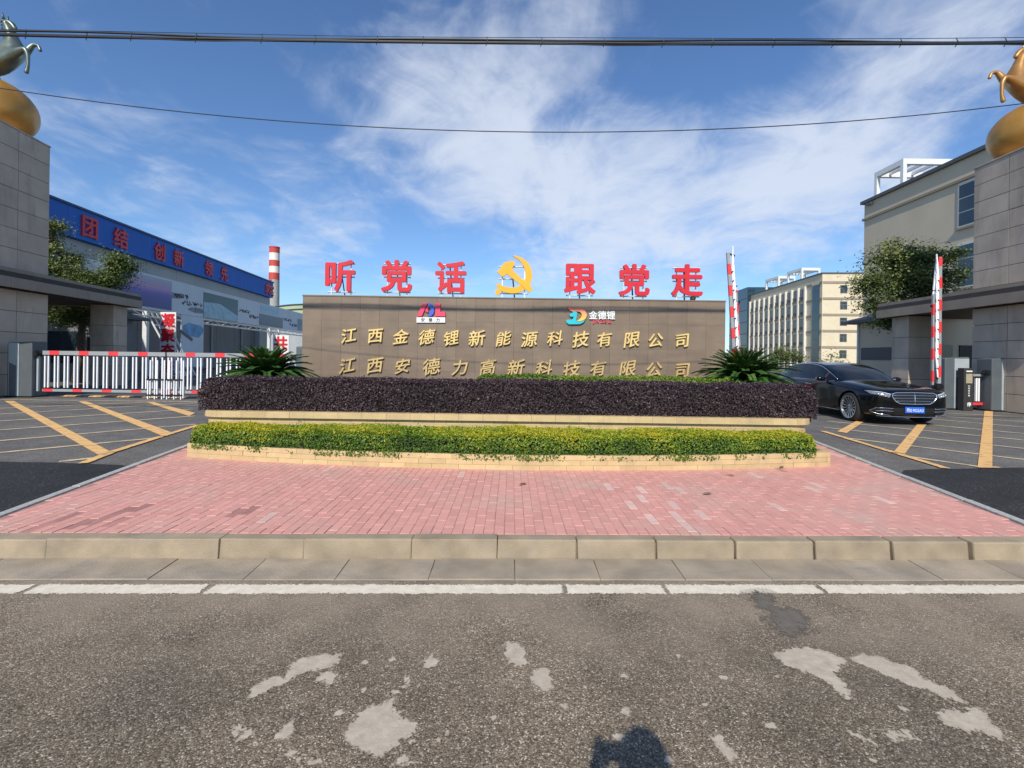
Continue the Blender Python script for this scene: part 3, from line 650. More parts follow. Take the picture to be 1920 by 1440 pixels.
# ---- clipped hedges
def hedge(name, label, x0, x1, yfun0, yfun1, z0, z1, n, size, m, tintf, bulge=.03, seed=0, aspect=.55):
    cy = (yfun0((x0 + x1) / 2) + yfun1((x0 + x1) / 2)) / 2
    t = thing(name, ((x0 + x1) / 2, cy, z0), label, 'hedge')
    inn = MB(); k = 24; sx = np.linspace(x0 + .05, x1 - .05, k)
    inn.prism([(x, yfun0(x) + .05, z0 - .05) for x in sx] + [(x, yfun1(x) - .05, z0 - .05) for x in sx[::-1]], (0, 0, z1 - z0 - .01)); inn.build('dark_core', M_hin, t)  # solid dark box filling the hedge behind its leaves
    W, Hh, D = x1 - x0, z1 - z0, yfun1(cy) - yfun0(0)
    D = abs(yfun1(0) - yfun0(0))
    areas = np.array([W * Hh, W * D, D * Hh, D * Hh, W * Hh * .25]); cnt = (n * areas / areas.sum()).astype(int); PP = []; NN = []; TT = []
    for s, c in enumerate(cnt):
        u, v = rng.random(c), rng.random(c); dep = np.abs(rng.normal(0, .022, c)) * -1 + .015 + rng.normal(0, .006, c)
        if s == 0: x = x0 + u * W; z = z0 + v * Hh; y = np.array([yfun0(q) for q in x]) - dep; nn = np.tile((0, -1, .25), (c, 1))
        elif s == 1: x = x0 + u * W; y = np.array([yfun0(q) for q in x]); y = y + v * np.array([yfun1(q) for q in x] - y); z = z1 + dep; nn = np.tile((0, -.1, 1), (c, 1))
        elif s in (2, 3):
            xx = x0 if s == 2 else x1; y = yfun0(xx) + u * (yfun1(xx) - yfun0(xx)); z = z0 + v * Hh; x = xx + (dep if s == 3 else -dep); nn = np.tile((1 if s == 3 else -1, -.2, .2), (c, 1))
        else: x = x0 + u * W; z = z0 + v * Hh; y = np.array([yfun1(q) for q in x]) + dep; nn = np.tile((0, 1, .2), (c, 1))
        PP.append(np.stack([x, y, z], 1)); NN.append(nn.astype(float)); TT.append(np.full(c, s))
    PP = np.concatenate(PP); NN = np.concatenate(NN); TT = np.concatenate(TT)
    x, z = PP[:, 0], PP[:, 2]; h = (z - z0) / Hh
    wob = .5 * np.sin(x * 3.1 + seed) + .35 * np.sin(x * 7.3 + 2.1 * seed + z * 9) + .3 * np.sin(x * 15.7 + z * 21 + PP[:, 1] * 13)
    PP += NN * (wob * bulge)[:, None]
    # rounded top edges and ends
    cx_, hz_ = (x0 + x1) / 2, z1
    ex = np.clip((np.abs(x - cx_) - (W / 2 - .12)) / .12, 0, 1); PP[:, 2] -= ex ** 2 * .07 * (h > .6)
    fr = (TT == 0) * np.clip((h - .8) / .2, 0, 1); PP[:, 1] += fr ** 2 * .05
    PP[:, 0] += np.where(TT == 2, np.clip((h - .7) / .3, 0, 1) * .05, 0) - np.where(TT == 3, np.clip((h - .7) / .3, 0, 1) * .05, 0)
    leaves('foliage', PP, NN, size, tintf(PP, h, TT, wob), m, t, aspect=aspect, jitter=.55, kind='stuff')
    # stray shoots above the clipped top
    ns = int(W * 9); sx = x0 + rng.random(ns) * W; sp, sn = [], []
    for q in sx:
        yy = yfun0(q) + rng.random() * (yfun1(q) - yfun0(q)); hh = rng.uniform(.015, .06)
        for j in range(5): sp.append((q + rng.normal(0, .012), yy + rng.normal(0, .012), z1 + hh * (j + 1) / 5)); sn.append((rng.normal(), rng.normal(), .6))
    leaves('shoots', np.array(sp), np.array(sn), size, np.clip(rng.normal(.75, .15, len(sp)), 0, 1), m, t, aspect=.5, kind='stuff')
    return t
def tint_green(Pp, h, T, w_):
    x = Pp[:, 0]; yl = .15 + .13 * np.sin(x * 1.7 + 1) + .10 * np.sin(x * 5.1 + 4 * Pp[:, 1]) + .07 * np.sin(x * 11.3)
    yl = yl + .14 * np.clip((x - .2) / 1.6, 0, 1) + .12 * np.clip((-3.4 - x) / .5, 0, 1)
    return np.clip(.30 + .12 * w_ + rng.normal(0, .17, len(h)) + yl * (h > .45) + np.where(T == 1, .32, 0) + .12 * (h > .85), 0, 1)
hedge('green_hedge', 'clipped bright green hedge with yellow tips filling the low front planter', -4.13, 3.92, lambda x: yfront(x) + .012, lambda x: 6.44, .262, .545, 58000, .031, M_hgreen, tint_green, .022, 1.3)
hedge('purple_hedge', 'clipped dark purple hedge growing behind the coping of the raised planter', -4.33, 4.24, lambda x: 6.56, lambda x: 7.42, .705, 1.135, 62000, .035, M_hpurp,
      lambda p, h, T, w_: np.clip(.42 + .1 * w_ + rng.normal(0, .2, len(h)) + np.where(T == 1, .1, 0), 0, 1), .016, 2.2, .5)
hedge('lime_hedge', 'narrow lime green hedge just showing between the purple hedge and sign wall', -.6, 3.75, lambda x: 7.75, lambda x: 8.6, .64, 1.175, 15000, .04, M_hyel,
      lambda p, h, T, w_: np.clip(.5 + rng.normal(0, .2, len(h)) + np.where(p[:, 0] > .8, .2, -.1), 0, 1), .02, .4)

# ---- sago palms
def cycad(x, y, z, rad, label, nf, seed):
    random.seed(seed); t = thing('sago_palm', (x, y, z), label, 'palm', 'sago palms at the ends of the planter')
    MB().lathe((x, y, z - .02), [(.13, 0), (.16, .08), (.17, .22), (.13, .34), (.05, .40)], 12).build('trunk', M_bark, t, smooth=True)
    V = []; T = []; st = MB(); c = Vector((x, y, z + .32))
    for k in range(nf):
        az = k * 2.39996; lev = (k + .5) / nf
        el = R(86) - lev * R(80) + random.gauss(0, .07); L = rad * (.72 + .34 * lev) * random.uniform(.9, 1.08)
        hd = Vector((math.cos(az), math.sin(az), 0)); pts = []; p = c.copy(); e = el; ns = 11
        for i in range(ns + 1):
            pts.append(p.copy()); dirv = hd * math.cos(e) + Vector((0, 0, math.sin(e))); p += dirv * (L / ns); e -= R(4.6 + 3.4 * lev) * (1 if i > 1 else .4)
        st.tube(pts, [.008 * (1 - .8 * i / ns) + .0015 for i in range(ns + 1)], 4)
        tb = random.uniform(.3, .75) + (.15 if lev < .45 else 0)
        for i in range(1, ns * 4):
            f_ = i / (ns * 4); a = f_ * ns; q = pts[int(a)].lerp(pts[min(int(a) + 1, ns)], a % 1); tg = (pts[min(int(a) + 1, ns)] - pts[int(a)]).normalized() if int(a) < ns else tg
            side = tg.cross(Vector((0, 0, 1))).normalized(); upv = side.cross(tg)
            ll = .20 * rad * math.sin(min(1, f_ * 1.25 + .12) * math.pi * .93) ** .6 * (1 if f_ > .12 else .5)
            for sg in (-1, 1):
                d = (side * sg * .80 + tg * .55 + upv * .28).normalized(); wv = tg.cross(d).cross(d).normalized() * .0098
                b = q + d * ll; V += [q - wv * .6, q + d * ll * .5 + wv + upv * .004, b - Vector((0, 0, .012)), q + d * ll * .5 - wv]; T += [min(1, max(0, tb + random.gauss(0, .12)))] * 4
    loc = Vector((x, y, z)); st.build('rib_stalks', M_frond, t, smooth=True)
    tri_cards('fronds', np.array([v - loc for v in V]), np.array(T), M_frond, t, loc, 'stuff')
cycad(-4.30, 8.3, .70, .93, 'dark sago palm standing before the left end of the sign wall', 105, 3)
cycad(4.08, 8.3, .76, .95, 'bright sago palm between the right end of sign wall and black car', 125, 5)
random.seed(11)

# ================================================================== SIGN WALL
WY, WX0, WX1, WZ = 10.0, -4.44, 4.50, 2.735
wall = thing('sign_wall', (0, WY + .2, .15), 'long brown stone-clad sign wall with gold company lettering behind the hedges', 'wall')
MB().box(WX0 + .008, WX1 - .008, WY + .012, WY + .40, .14, WZ - .006).build('wall_core', M_joint, wall)
WF = Face((0, WY), 0)
cols = 22; rowz = [.66, 1.18, 1.705, 2.23, WZ]
for i in range(cols):
    a = WX0 + (WX1 - WX0) * i / cols; b = WX0 + (WX1 - WX0) * (i + 1) / cols; g = .0015
    for j in range(4):
        q = MB(); nn = random.gauss(0, .0012); WF.box(q, a + g, b - g, -.03, nn, rowz[j] + (.0008 if j else 0), rowz[j + 1] - (.0008 if j < 3 else 0)); q.build('stone_panel', M_stone, wall)
q = MB(); q.box(WX0 - .01, WX1 + .01, WY - .012, WY + .42, WZ, WZ + .028); q.build('wall_cap', M_stone, wall, bevel=.004)
def wallx(u): return (u - CU) / F * WY
def letter_row(s, us, v, size, seedj, dull):
    for ch, u in zip(s, us):
        dx, b = ray(u, v + (u - CU) * SR); q = MB()
        put_text(q, ch, WF, wallx(u), .030, CH + b * WY + random.gauss(0, .006), size * random.uniform(.94, 1.06), .020, .013, random.uniform(.04, .16), random.uniform(.10, .22), sx=1.04)
        q.build('letter', M_gold2 if dull else M_gold, wall)
M_gold2 = mat('gold_letter_dull', (.66, .47, .20), .42, .12, 14, metal=.25, dirt=((.34, .25, .15), .7, 5, (1, 1, 1)))  # duller gold for the second row of letters
letter_row('江西金德锂新能源科技有限公司', [655, 704, 752, 800, 846, 894, 944, 992, 1040, 1088, 1132, 1184, 1228, 1277], 634.5, .335, 1, False)
letter_row('江西安德力高新科技有限公司', [653, 704, 756, 810, 863, 915, 968, 1020, 1072, 1121, 1177, 1226, 1278], 689, .345, 2, True)
# logos: outlines in enlarged photo pixels
def plate(pts, sx, sy, ox, oy, m, name, parent, n0=.0, th=.035):
    g = []
    for (x, y) in pts:
        u, v = ox + x / sx, oy + y / sy; p = P(u, v, WY); g.append(WF.p(p.x, n0 + th, p.z))
    MB().prism(g, WF.n * -th).build(name, m, parent)
A_ = (19.2, 19.2, 760, 560)
def lg(pts, m, n0=0.002, th=.04): plate(pts, *A_, m, 'logo', wall, n0, th)
lg([(440, 640), (630, 170), (810, 170), (600, 640)], M_pink); lg([(720, 450), (780, 310), (830, 300), (835, 500), (790, 500)], M_pink)
arc_o = [(860 + 195 * math.cos(a), 405 + 245 * math.sin(a)) for a in np.linspace(-1.6, 1.75, 14)]; arc_i = [(850 + 75 * math.cos(a), 400 + 95 * math.sin(a)) for a in np.linspace(1.2, -1.5, 9)]
lg(arc_o + arc_i, M_blue); lg([(1090, 170), (1270, 170), (1270, 480), (1450, 480), (1450, 640), (1090, 640)], M_pink)
lg([(415, 675), (1440, 675), (1440, 865), (415, 865)], M_plain, .002, .03)
q = MB(); p = P(760 + 925 / 19.2, 560 + 770 / 19.2, WY)
for k, ch in enumerate('安德力'): put_text(q, ch, WF, p.x + (k - 1.05) * .157, .035, p.z, .085, .002, .012)
q.build('logo_text', M_black, wall)
A_ = (17.45, 17.45, 1050, 565)
M_grad = mat('logo_sunrise', (.80, .30, .05), .4, .02, 3)
def grad_mat():
    m = bpy.data.materials.new('logo_gradient'); m.use_nodes = True; nt = m.node_tree; geo = nt.nodes.new('ShaderNodeNewGeometry'); s = nt.nodes.new('ShaderNodeSeparateXYZ'); nt.links.new(geo.outputs['Position'], s.inputs[0])
    mr = nt.nodes.new('ShaderNodeMapRange'); nt.links.new(s.outputs[2], mr.inputs[0]); mr.inputs[1].default_value = P(1080, 602, WY).z; mr.inputs[2].default_value = P(1080, 576, WY).z
    r = nt.nodes.new('ShaderNodeValToRGB'); nt.links.new(mr.outputs[0], r.inputs[0]); e = r.color_ramp.elements; e.new(.5)
    for q, (pp, c) in zip(e, ((0, (.75, .62, .08, 1)), (.45, (.80, .42, .14, 1)), (1, (.78, .09, .14, 1)))): q.position = pp; q.color = c
    b = nt.nodes['Principled BSDF']; nt.links.new(r.outputs[0], b.inputs['Base Color']); b.inputs['Roughness'].default_value = .4; return m
M_lgrad = grad_mat()
lg([(245, 130), (300, 200), (400, 240), (560, 245), (700, 250), (810, 310), (860, 400), (865, 480), (830, 570), (740, 630), (640, 655), (530, 640), (620, 600), (690, 530), (710, 450), (690, 390), (640, 350), (550, 330), (400, 345), (310, 300), (260, 230)], M_lgrad)
lg([(545, 350), (550, 390), (540, 520), (520, 620), (540, 655), (640, 668), (740, 645), (820, 600), (760, 690), (660, 745), (520, 755), (280, 755), (210, 700), (190, 640), (240, 605), (390, 610), (425, 560), (435, 500), (340, 515), (290, 440), (370, 390), (460, 340)], M_cyan, .002, .045)
q = MB(); p = P(1050 + 1365 / 17.45, 565 + 455 / 17.45, WY)
for k, ch in enumerate('金德锂'): put_text(q, ch, WF, p.x + (k - 1) * .186, .02, p.z, .185, .018, .022)
q.build('logo_text', M_plain, wall)
q = MB(); p = P(1050 + 1365 / 17.45, 565 + 680 / 17.45, WY)
put_text(q, 'JIN DE LI', WF, p.x, .016, p.z, .10, .014, .008, sx=1.02); q.build('logo_text', M_pink, wall)

# ---- big red characters and emblem on steel frames along the top of the wall
RF = Face((0, WY + .16), 0)
def sign_frame(t, a, half, zb, zt, legs):
    q = MB(); y = WY + .20
    for z in (zb, (zb + zt) / 2 + .02, zt): q.bar((a - half, y, z), (a + half, y, z), .022)
    for s in legs: q.bar((a + s * half, y, WZ + .028), (a + s * half, y, zt), .022)
    q.build('frame', M_frame, t)
    q = MB(); q.bar((a + .03, y + .16, WZ + .028), (a - .04, y + .03, zt), .024); q.build('brace', M_strut, t)
LAB = {'听': 'red 听 character on white steel frame at the left end of wall top', '话': 'red 话 character on a steel frame just left of yellow emblem',
       '跟': 'red 跟 character on a steel frame just right of yellow emblem', '走': 'red 走 character on steel frame at the right end of wall top'}
for i, (ch, u, v) in enumerate((('听', 637, 516.5), ('党', 743, 517), ('话', 845, 519), ('跟', 1088, 523), ('党', 1190, 524.5), ('走', 1289.5, 525))):
    p = P(u, v, WY + .1); a = p.x
    lab = LAB.get(ch) or ('red 党 character, second character from the left end of wall top' if i == 1 else 'red 党 character, second character from the right end of wall top')
    t = thing('character_sign', (a, WY + .2, WZ + .028), lab, 'sign', 'red characters on the wall top')
    q = MB(); put_text(q, ch, RF, a, .02, p.z, .70, .028, .030, sx=.98, rise=.0)
    for f_i, f in enumerate(q.f):
        pass
    q.build('character_face', M_red, t)
    sign_frame(t, a, .29, p.z - .345, p.z + .27, (-.72, .72))
p = P(963, 518, WY + .1)
t = thing('emblem_sign', (p.x, WY + .2, WZ + .028), 'amber yellow hammer and sickle emblem on steel frame at the middle of wall top', 'sign')
def E_(x, y): g = P(900 + x / 14.4, 465 + y / 14.4, WY + .13); return g
sick = [(865, 200), (1000, 215), (1130, 262), (1260, 355), (1350, 480), (1400, 620), (1412, 760), (1392, 880), (1345, 985), (1250, 1090), (1130, 1170), (1000, 1215), (870, 1226), (740, 1210), (620, 1178), (565, 1160)]
sick += [(480 + 78 * math.cos(a), 1192 + 78 * math.sin(a)) for a in np.linspace(-.3, 4.6, 12)] + [(505, 1100), (445, 1020), (470, 960), (520, 950), (560, 990), (640, 1030), (760, 1058), (880, 1065), (1000, 1048), (1090, 1008), (1170, 940), (1218, 850), (1240, 740), (1228, 620), (1190, 500), (1130, 400), (1030, 300)]
ham = [(460, 640), (555, 560), (600, 470), (650, 405), (730, 378), (850, 350), (930, 370), (938, 440), (868, 545), (890, 600), (960, 680), (1120, 830), (1430, 1078), (1400, 1140), (1330, 1200), (1060, 960), (850, 800), (720, 695), (650, 760), (600, 775), (540, 720)]
MB().prism([E_(*c) for c in sick], (0, .055, 0)).build('sickle', M_amber, t)
MB().prism([E_(*c) - Vector((0, .012, 0)) for c in ham], (0, .06, 0)).build('hammer', M_amber, t)
sign_frame(t, p.x, .32, p.z - .36, p.z + .22, (-.75, .75))
q = MB(); c_ = P(1299, 558, WY + .2); q.lathe((c_.x, WY + .2, WZ + .028), [(.03, 0), (.055, .02), (.06, .07), (.035, .10), (.0, .105)], 14); q.build('spot_lamp', M_black, smooth=True, loc=(c_.x, WY + .2, WZ + .028), label='small black spot lamp on top of wall beneath the 走 character', cat='lamp')

# ================================================================== GATE HOUSES
def clad_face(par, face, a0, a1, z0, z1, pw, ph, n=.0, name='stone_panel', m=None, th=.03, g=.008):
    na = max(1, round((a1 - a0) / pw)); nz = max(1, round((z1 - z0) / ph))
    for i in range(na):
        for j in range(nz):
            q = MB(); face.box(q, a0 + (a1 - a0) * i / na + g, a0 + (a1 - a0) * (i + 1) / na - g, n, n + th + random.gauss(0, .002), z0 + (z1 - z0) * j / nz + g, z0 + (z1 - z0) * (j + 1) / nz - g)
            q.build(name, m or M_stone_gate, par)
def gate_house(x_at, d_far, d_near, d_end, slope, ztop, zc0, zc1, inner, label_p, label_c, ph, pw):
    """pillar from d_near to d_far, canopy running on to d_end; inner = +1 when the driveway lies towards +x"""
    ang = math.atan2(1, slope); o = (x_at, d_far); fc = Face(o, ang, 1 if inner > 0 else -1)      # s runs away from the camera, n points to the driveway
    if fc.n.x * inner < 0: fc.n = -fc.n
    L = d_far - d_near; dep = 3.4
    t = thing('gate_pillar', fc.p(-L / 2, -dep / 2, 0), label_p, 'pillar', 'gate pillars')
    q = MB(); fc.box(q, -L + .03, -.03, -dep + .03, -.03, 0, ztop - .02); q.build('pillar_core', M_joint, t)
    clad_face(t, fc, -L, 0, .02, zc0 - .02, pw, ph, -.03); clad_face(t, fc, -L, 0, zc1 + .06, ztop, pw, ph, -.03)
    ff = Face(tuple(fc.p(-L, 0, 0))[:2], ang + math.pi / 2 * (1 if inner > 0 else -1)); ff.n = -fc.u; ff.u = -fc.n
    clad_face(t, ff, 0, dep, .02, zc0 - .02, pw, ph, -.03); clad_face(t, ff, 0, dep, zc1 + .06, ztop, pw, ph, -.03)
    fb = Face((0, 0), 0); fb.o = fc.p(0, 0, 0); fb.u = -fc.n; fb.n = fc.u
    clad_face(t, fb, 0, dep, zc1 + .06, ztop, pw, ph, -.03)
    q = MB(); fc.box(q, -L - .02, .02, -dep - .02, .02, ztop, ztop + .05); q.build('pillar_cap', M_stone_gate, t, bevel=.01)
    E2 = (d_end - d_far)
    c = thing('gate_canopy', fc.p(E2 - .6, -.6, 0), label_c, 'canopy', 'gate canopies')
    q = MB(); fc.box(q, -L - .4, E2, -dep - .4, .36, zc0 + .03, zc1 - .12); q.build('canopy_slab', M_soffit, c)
    zm = (zc0 + zc1) / 2 + .02
    s = -L - .4; tl = E2 + L + .4; k = 8
    for i in range(k):
        a, b = s + tl * i / k, s + tl * (i + 1) / k
        q = MB(); fc.box(q, a + .003, b - .003, .30, .40, zc0, zm); q.build('fascia_panel', M_fascia, c)
        q = MB(); fc.box(q, a + .003, b - .003, .20, .33, zm + .012, zc1); q.build('fascia_panel', M_fascia, c)
    for i in range(4):
        a, b = -.40 + (dep + .6) * -1 * (i + 1) / 4 + .6, -.40 + (dep + .6) * -1 * i / 4 + .6
        q = MB(); fc.box(q, E2 - .06, E2 + .04, a + .003, b - .003, zc0, zm); q.build('fascia_panel', M_fascia, c)
        q = MB(); fc.box(q, E2 - .10, E2 - .02, a + .003, b - .003, zm + .012, zc1); q.build('fascia_panel', M_fascia, c)
    q = MB(); fc.box(q, -L - .35, E2 - .1, -dep - .35, .22, zc1 - .12, zc1 - .03); q.build('canopy_roof', M_fascia, c)
    for a in (E2 - 1.25,):                                        # column under the far end
        q = MB(); fc.box(q, a + .03, a + .87, -.87, -.03, 0, zc0 + .03); q.build('column_core', M_joint, c)
        f2 = Face((0, 0), 0); f2.o = fc.p(a, 0, 0); f2.u = fc.u; f2.n = fc.n; clad_face(c, f2, 0, .9, .01, zc0, .9, .85, -.03, 'column_panel')
        f3 = Face((0, 0), 0); f3.o = fc.p(a, 0, 0); f3.u = -fc.n; f3.n = -fc.u; clad_face(c, f3, 0, .9, .01, zc0, .9, .85, -.03, 'column_panel')
        f4 = Face((0, 0), 0); f4.o = fc.p(a + .9, 0, 0); f4.u = -fc.n; f4.n = fc.u; clad_face(c, f4, 0, .9, .01, zc0, .9, .85, -.03, 'column_panel')
    return fc
FL = gate_house(-16.7, 17.0, 13.2, 21.7, -.15, 8.80, 3.52, 4.14, 1, 'tall grey stone-clad pillar at left frame edge under the green horse statue', 'brown flat gate canopy behind the closed striped barrier, left of the frame', .65, 1.13)
FR = gate_house(15.55, 16.0, 12.4, 20.0, .056, 8.07, 3.36, 3.96, -1, 'tall grey stone-clad pillar at right frame edge under the golden horse statue', 'brown flat gate canopy over the exit lane, behind the black car', .57, 1.03)

# ---- horses on golden balls
def horse(cx, cy, zb, rx, rz, hs, f, mh, lab_b, lab_h, dzh=0.0):
    t = MB(); n = 28; rings = []
    for i in range(1, 18):
        a = math.pi * i / 18; rings.append([(cx + math.cos(2 * math.pi * k / n) * rx * math.sin(a), cy + math.sin(2 * math.pi * k / n) * rx * math.sin(a), zb + rz - rz * math.cos(a) + f * -.10 * math.cos(2 * math.pi * k / n) * math.sin(a)) for k in range(n)])
    t.ring_loft(rings); t.build('golden_ball', M_eggL, smooth=True, loc=(cx, cy, zb), label=lab_b, cat='ball', group='golden balls on the gate pillars')
    z = zb + 2 * rz - .05 + dzh
    h = thing('horse_statue', (cx, cy, z), lab_h, 'statue', 'rearing horse statues')
    V, E, Rr = [], [], []
    def chain(pts, start=None):
        prev = start
        for (a, s, zz, r) in pts:
            V.append((cx + f * a * hs, cy + s * hs, z + zz * hs)); Rr.append(r * hs); i = len(V) - 1
            if prev is not None: E.append((prev, i))
            prev = i
        return prev
    chain([(-.35, 0, .45, .32), (.08, 0, .62, .36), (.48, 0, .86, .38), (.56, 0, 1.24, .25), (.47, 0, 1.58, .17), (.32, 0, 1.96, .13), (.46, 0, 1.95, .115), (.58, 0, 1.80, .08), (.66, 0, 1.68, .07)])
    for s in (-1, 1):
        chain([(.86, s * .24, .80, .15), (1.24, s * .26, .92, .085), (1.32, s * .26, .72, .06), (1.33, s * .26, .40, .05), (1.30, s * .26, .22, .06), (1.26, s * .26, .10, .085)] if s < 0 else
              [(.78, s * .22, 1.12, .13), (.98, s * .26, 1.40, .07), (1.14, s * .26, 1.36, .05), (1.22, s * .26, 1.16, .055)], 2)
        chain([(-.42, s * .26, .25, .22), (-.16, s * .28, .02, .12), (-.52, s * .28, -.10, .075), (-.50, s * .28, -.30, .06), (-.42, s * .28, -.42, .075)], 0)
    chain([(-.72, 0, .60, .08), (-.95, 0, .42, .10), (-1.0, 0, .12, .08), (-.94, 0, -.14, .03)], 0)
    skin_mesh('body', V, E, Rr, mh, h)
    mn = MB()
    for i in range(8):
        a, zz = .34 + .02 * i, 2.06 - .10 * i
        mn.tube([(cx + f * (a - .06) * hs, cy, z + zz * hs), (cx + f * (a - .22) * hs, cy, z + (zz - .10) * hs)], [.06 * hs, .02 * hs], 5)
    mn.build('mane', mh, h, smooth=True)
    er = MB()
    for s in (-1, 1): er.tube([(cx + f * .30 * hs, cy + s * .07 * hs, z + 2.02 * hs), (cx + f * .28 * hs, cy + s * .09 * hs, z + 2.24 * hs)], [.05 * hs, .006], 5)
    er.build('ears', mh, h, smooth=True)
horse(-18.02, 16.4, 8.84, 1.12, 1.02, 1.04, 1, M_horseG, 'golden ball on the left gate pillar carrying the green horse', 'greenish bronze rearing horse statue on its ball at upper left corner')
horse(16.78, 15.3, 8.10, 1.12, .94, 1.0, -1, M_horseY, 'golden ball on the right gate pillar carrying the golden horse', 'golden rearing horse statue on its ball at upper right corner', -.22)

# ================================================================== BARRIERS
def stripes(t, p0, u, up, length, w_, th, face_n, z_bot=False, phase=.0, period=.95, rl=.31):
    """striped arm: grey beam with red sleeves"""
    q = MB(); p0 = Vector(p0); c = [p0, p0 + u * length]
    n = face_n
    def bx(q, a, b, e):
        A, B = p0 + u * a, p0 + u * b
        q.hexa([A - n * (th + e) - up * (w_ + e), B - n * (th + e) - up * (w_ + e), B + n * (th + e) - up * (w_ + e), A + n * (th + e) - up * (w_ + e), A - n * (th + e) + up * (w_ + e), B - n * (th + e) + up * (w_ + e), B + n * (th + e) + up * (w_ + e), A + n * (th + e) + up * (w_ + e)])
    bx(q, 0, length, 0); arm = q.build('lower_rail' if z_bot else 'boom_arm', M_armgrey, t)
    a = phase
    while a < length:
        q = MB(); bx(q, max(a, .01), min(a + rl, length - .01), .003)
        if min(a + rl, length) - max(a, 0) > .05: q.build('red_band', M_armred, arm)
        a += period
def machine(t, x, y, h, w_, d, face):
    """tapered cabinet with a lighter centre strip and domed top; face = +1 shows the dark side to the right"""
    q = MB(); hw = w_ / 2
    q.hexa([(x - hw, y - d / 2, 0), (x + hw, y - d / 2, 0), (x + hw, y + d / 2, 0), (x - hw, y + d / 2, 0), (x - hw, y - d / 2, h - .05), (x + hw, y - d / 2, h), (x + hw, y + d / 2, h), (x - hw, y + d / 2, h - .05)])
    q.build('cabinet', M_box, t, bevel=.03)
    q = MB(); a, b = (x - hw + .06, x + hw - .40) if face > 0 else (x - hw + .30, x + hw - .03)
    q.box(a, b, y - d / 2 - .02, y - d / 2 + .01, .02, h - .06); q.build('front_panel', M_boxl, t, bevel=.01)
    q = MB(); q.hexa([(a + .12 * (b - a), y - d / 2 - .03, .05), (a + .75 * (b - a), y - d / 2 - .03, .05), (a + .75 * (b - a), y - d / 2 - .015, .05), (a + .12 * (b - a), y - d / 2 - .015, .05), (a + .12 * (b - a), y - d / 2 - .03, h * .62), (a + .75 * (b - a), y - d / 2 - .03, h * .56), (a + .75 * (b - a), y - d / 2 - .015, h * .56), (a + .12 * (b - a), y - d / 2 - .015, h * .62)])
    q.build('dark_insert', M_box, t)
    q = MB(); q.box(x - hw - .03, x + hw + .03, y - d / 2 - .03, y + d / 2 + .03, 0, .05); q.build('base_plate', M_dark, t)
def closed_barrier(xm, xe, y, z0, z1, label, with_legs=True, mirror=False):
    t = thing('barrier_gate', (xm, y, 0), label, 'barrier', 'closed striped barrier booms')
    sg = 1 if xe > xm else -1; u = Vector((sg, 0, 0)); up = Vector((0, 0, 1)); n = Vector((0, 1, 0))
    machine(t, xm, y - .1, 1.80, .80, .5, sg)
    st = xm + sg * .62; L = abs(xe - st)
    stripes(t, (st, y - .2, z1 - .06), u, up, L, .065, .035, n, phase=.22)
    stripes(t, (st, y - .2, z0 + .035), u, up, L, .04, .03, n, True, phase=.02)
    q = MB(); q.bar((st - sg * .16, y - .2, z0), (st - sg * .16, y - .2, z1 - .12), .06); q.build('hinge_post', M_boxl, t)
    q = MB(); q.lathe((st - sg * .2, y - .2, z1 - .10), [(.09, -.12), (.11, 0), (.09, .12)], 10, 'y'); q.tube([(st - sg * .45, y - .1, z1 - .10), (st, y - .2, z1 - .08)], .06, 6); q.build('boom_clamp', M_dark, t)
    a = .06; k = 0
    while a < L - .05:
        for off in (0, .11):
            if a + off < L - .03:
                x = st + sg * (a + off); q = MB(); q.box(x - .019, x + .019, y - .22, y - .18, z0 + .12, z1 - .16); b = q.build('white_bar', M_bar, t)
                q = MB(); q.box(x - .014, x + .014, y - .215, y - .185, z0 + .07, z0 + .12); q.box(x - .014, x + .014, y - .215, y - .185, z1 - .16, z1 - .12); q.build('bar_pin', M_dark, b)
        a += .315
    if with_legs:
        for dx in (.05, .28, .5):
            x = xe - sg * dx
            q = MB(); q.bar((x, y - .28, .0), (x, y - .28, .62), .03); q.bar((x + .06, y - .26, .04), (x + .06, y - .26, 1.25), .035); q.build('support_leg', M_bar, t)
        for zz in (.10, .60): q = MB(); q.box(min(xe, xe - sg * .55), max(xe, xe - sg * .55), y - .30, y - .24, zz, zz + .05); q.build('leg_clamp', M_dark, t)
closed_barrier(-15.72, -11.16, 15.45, .20, 1.50, 'closed barrier with white bars hinged on the grey cabinet at far left')
closed_barrier(-6.5, -11.10, 15.45, .20, 1.50, 'closed barrier with white bars running behind the left sago palm', True)

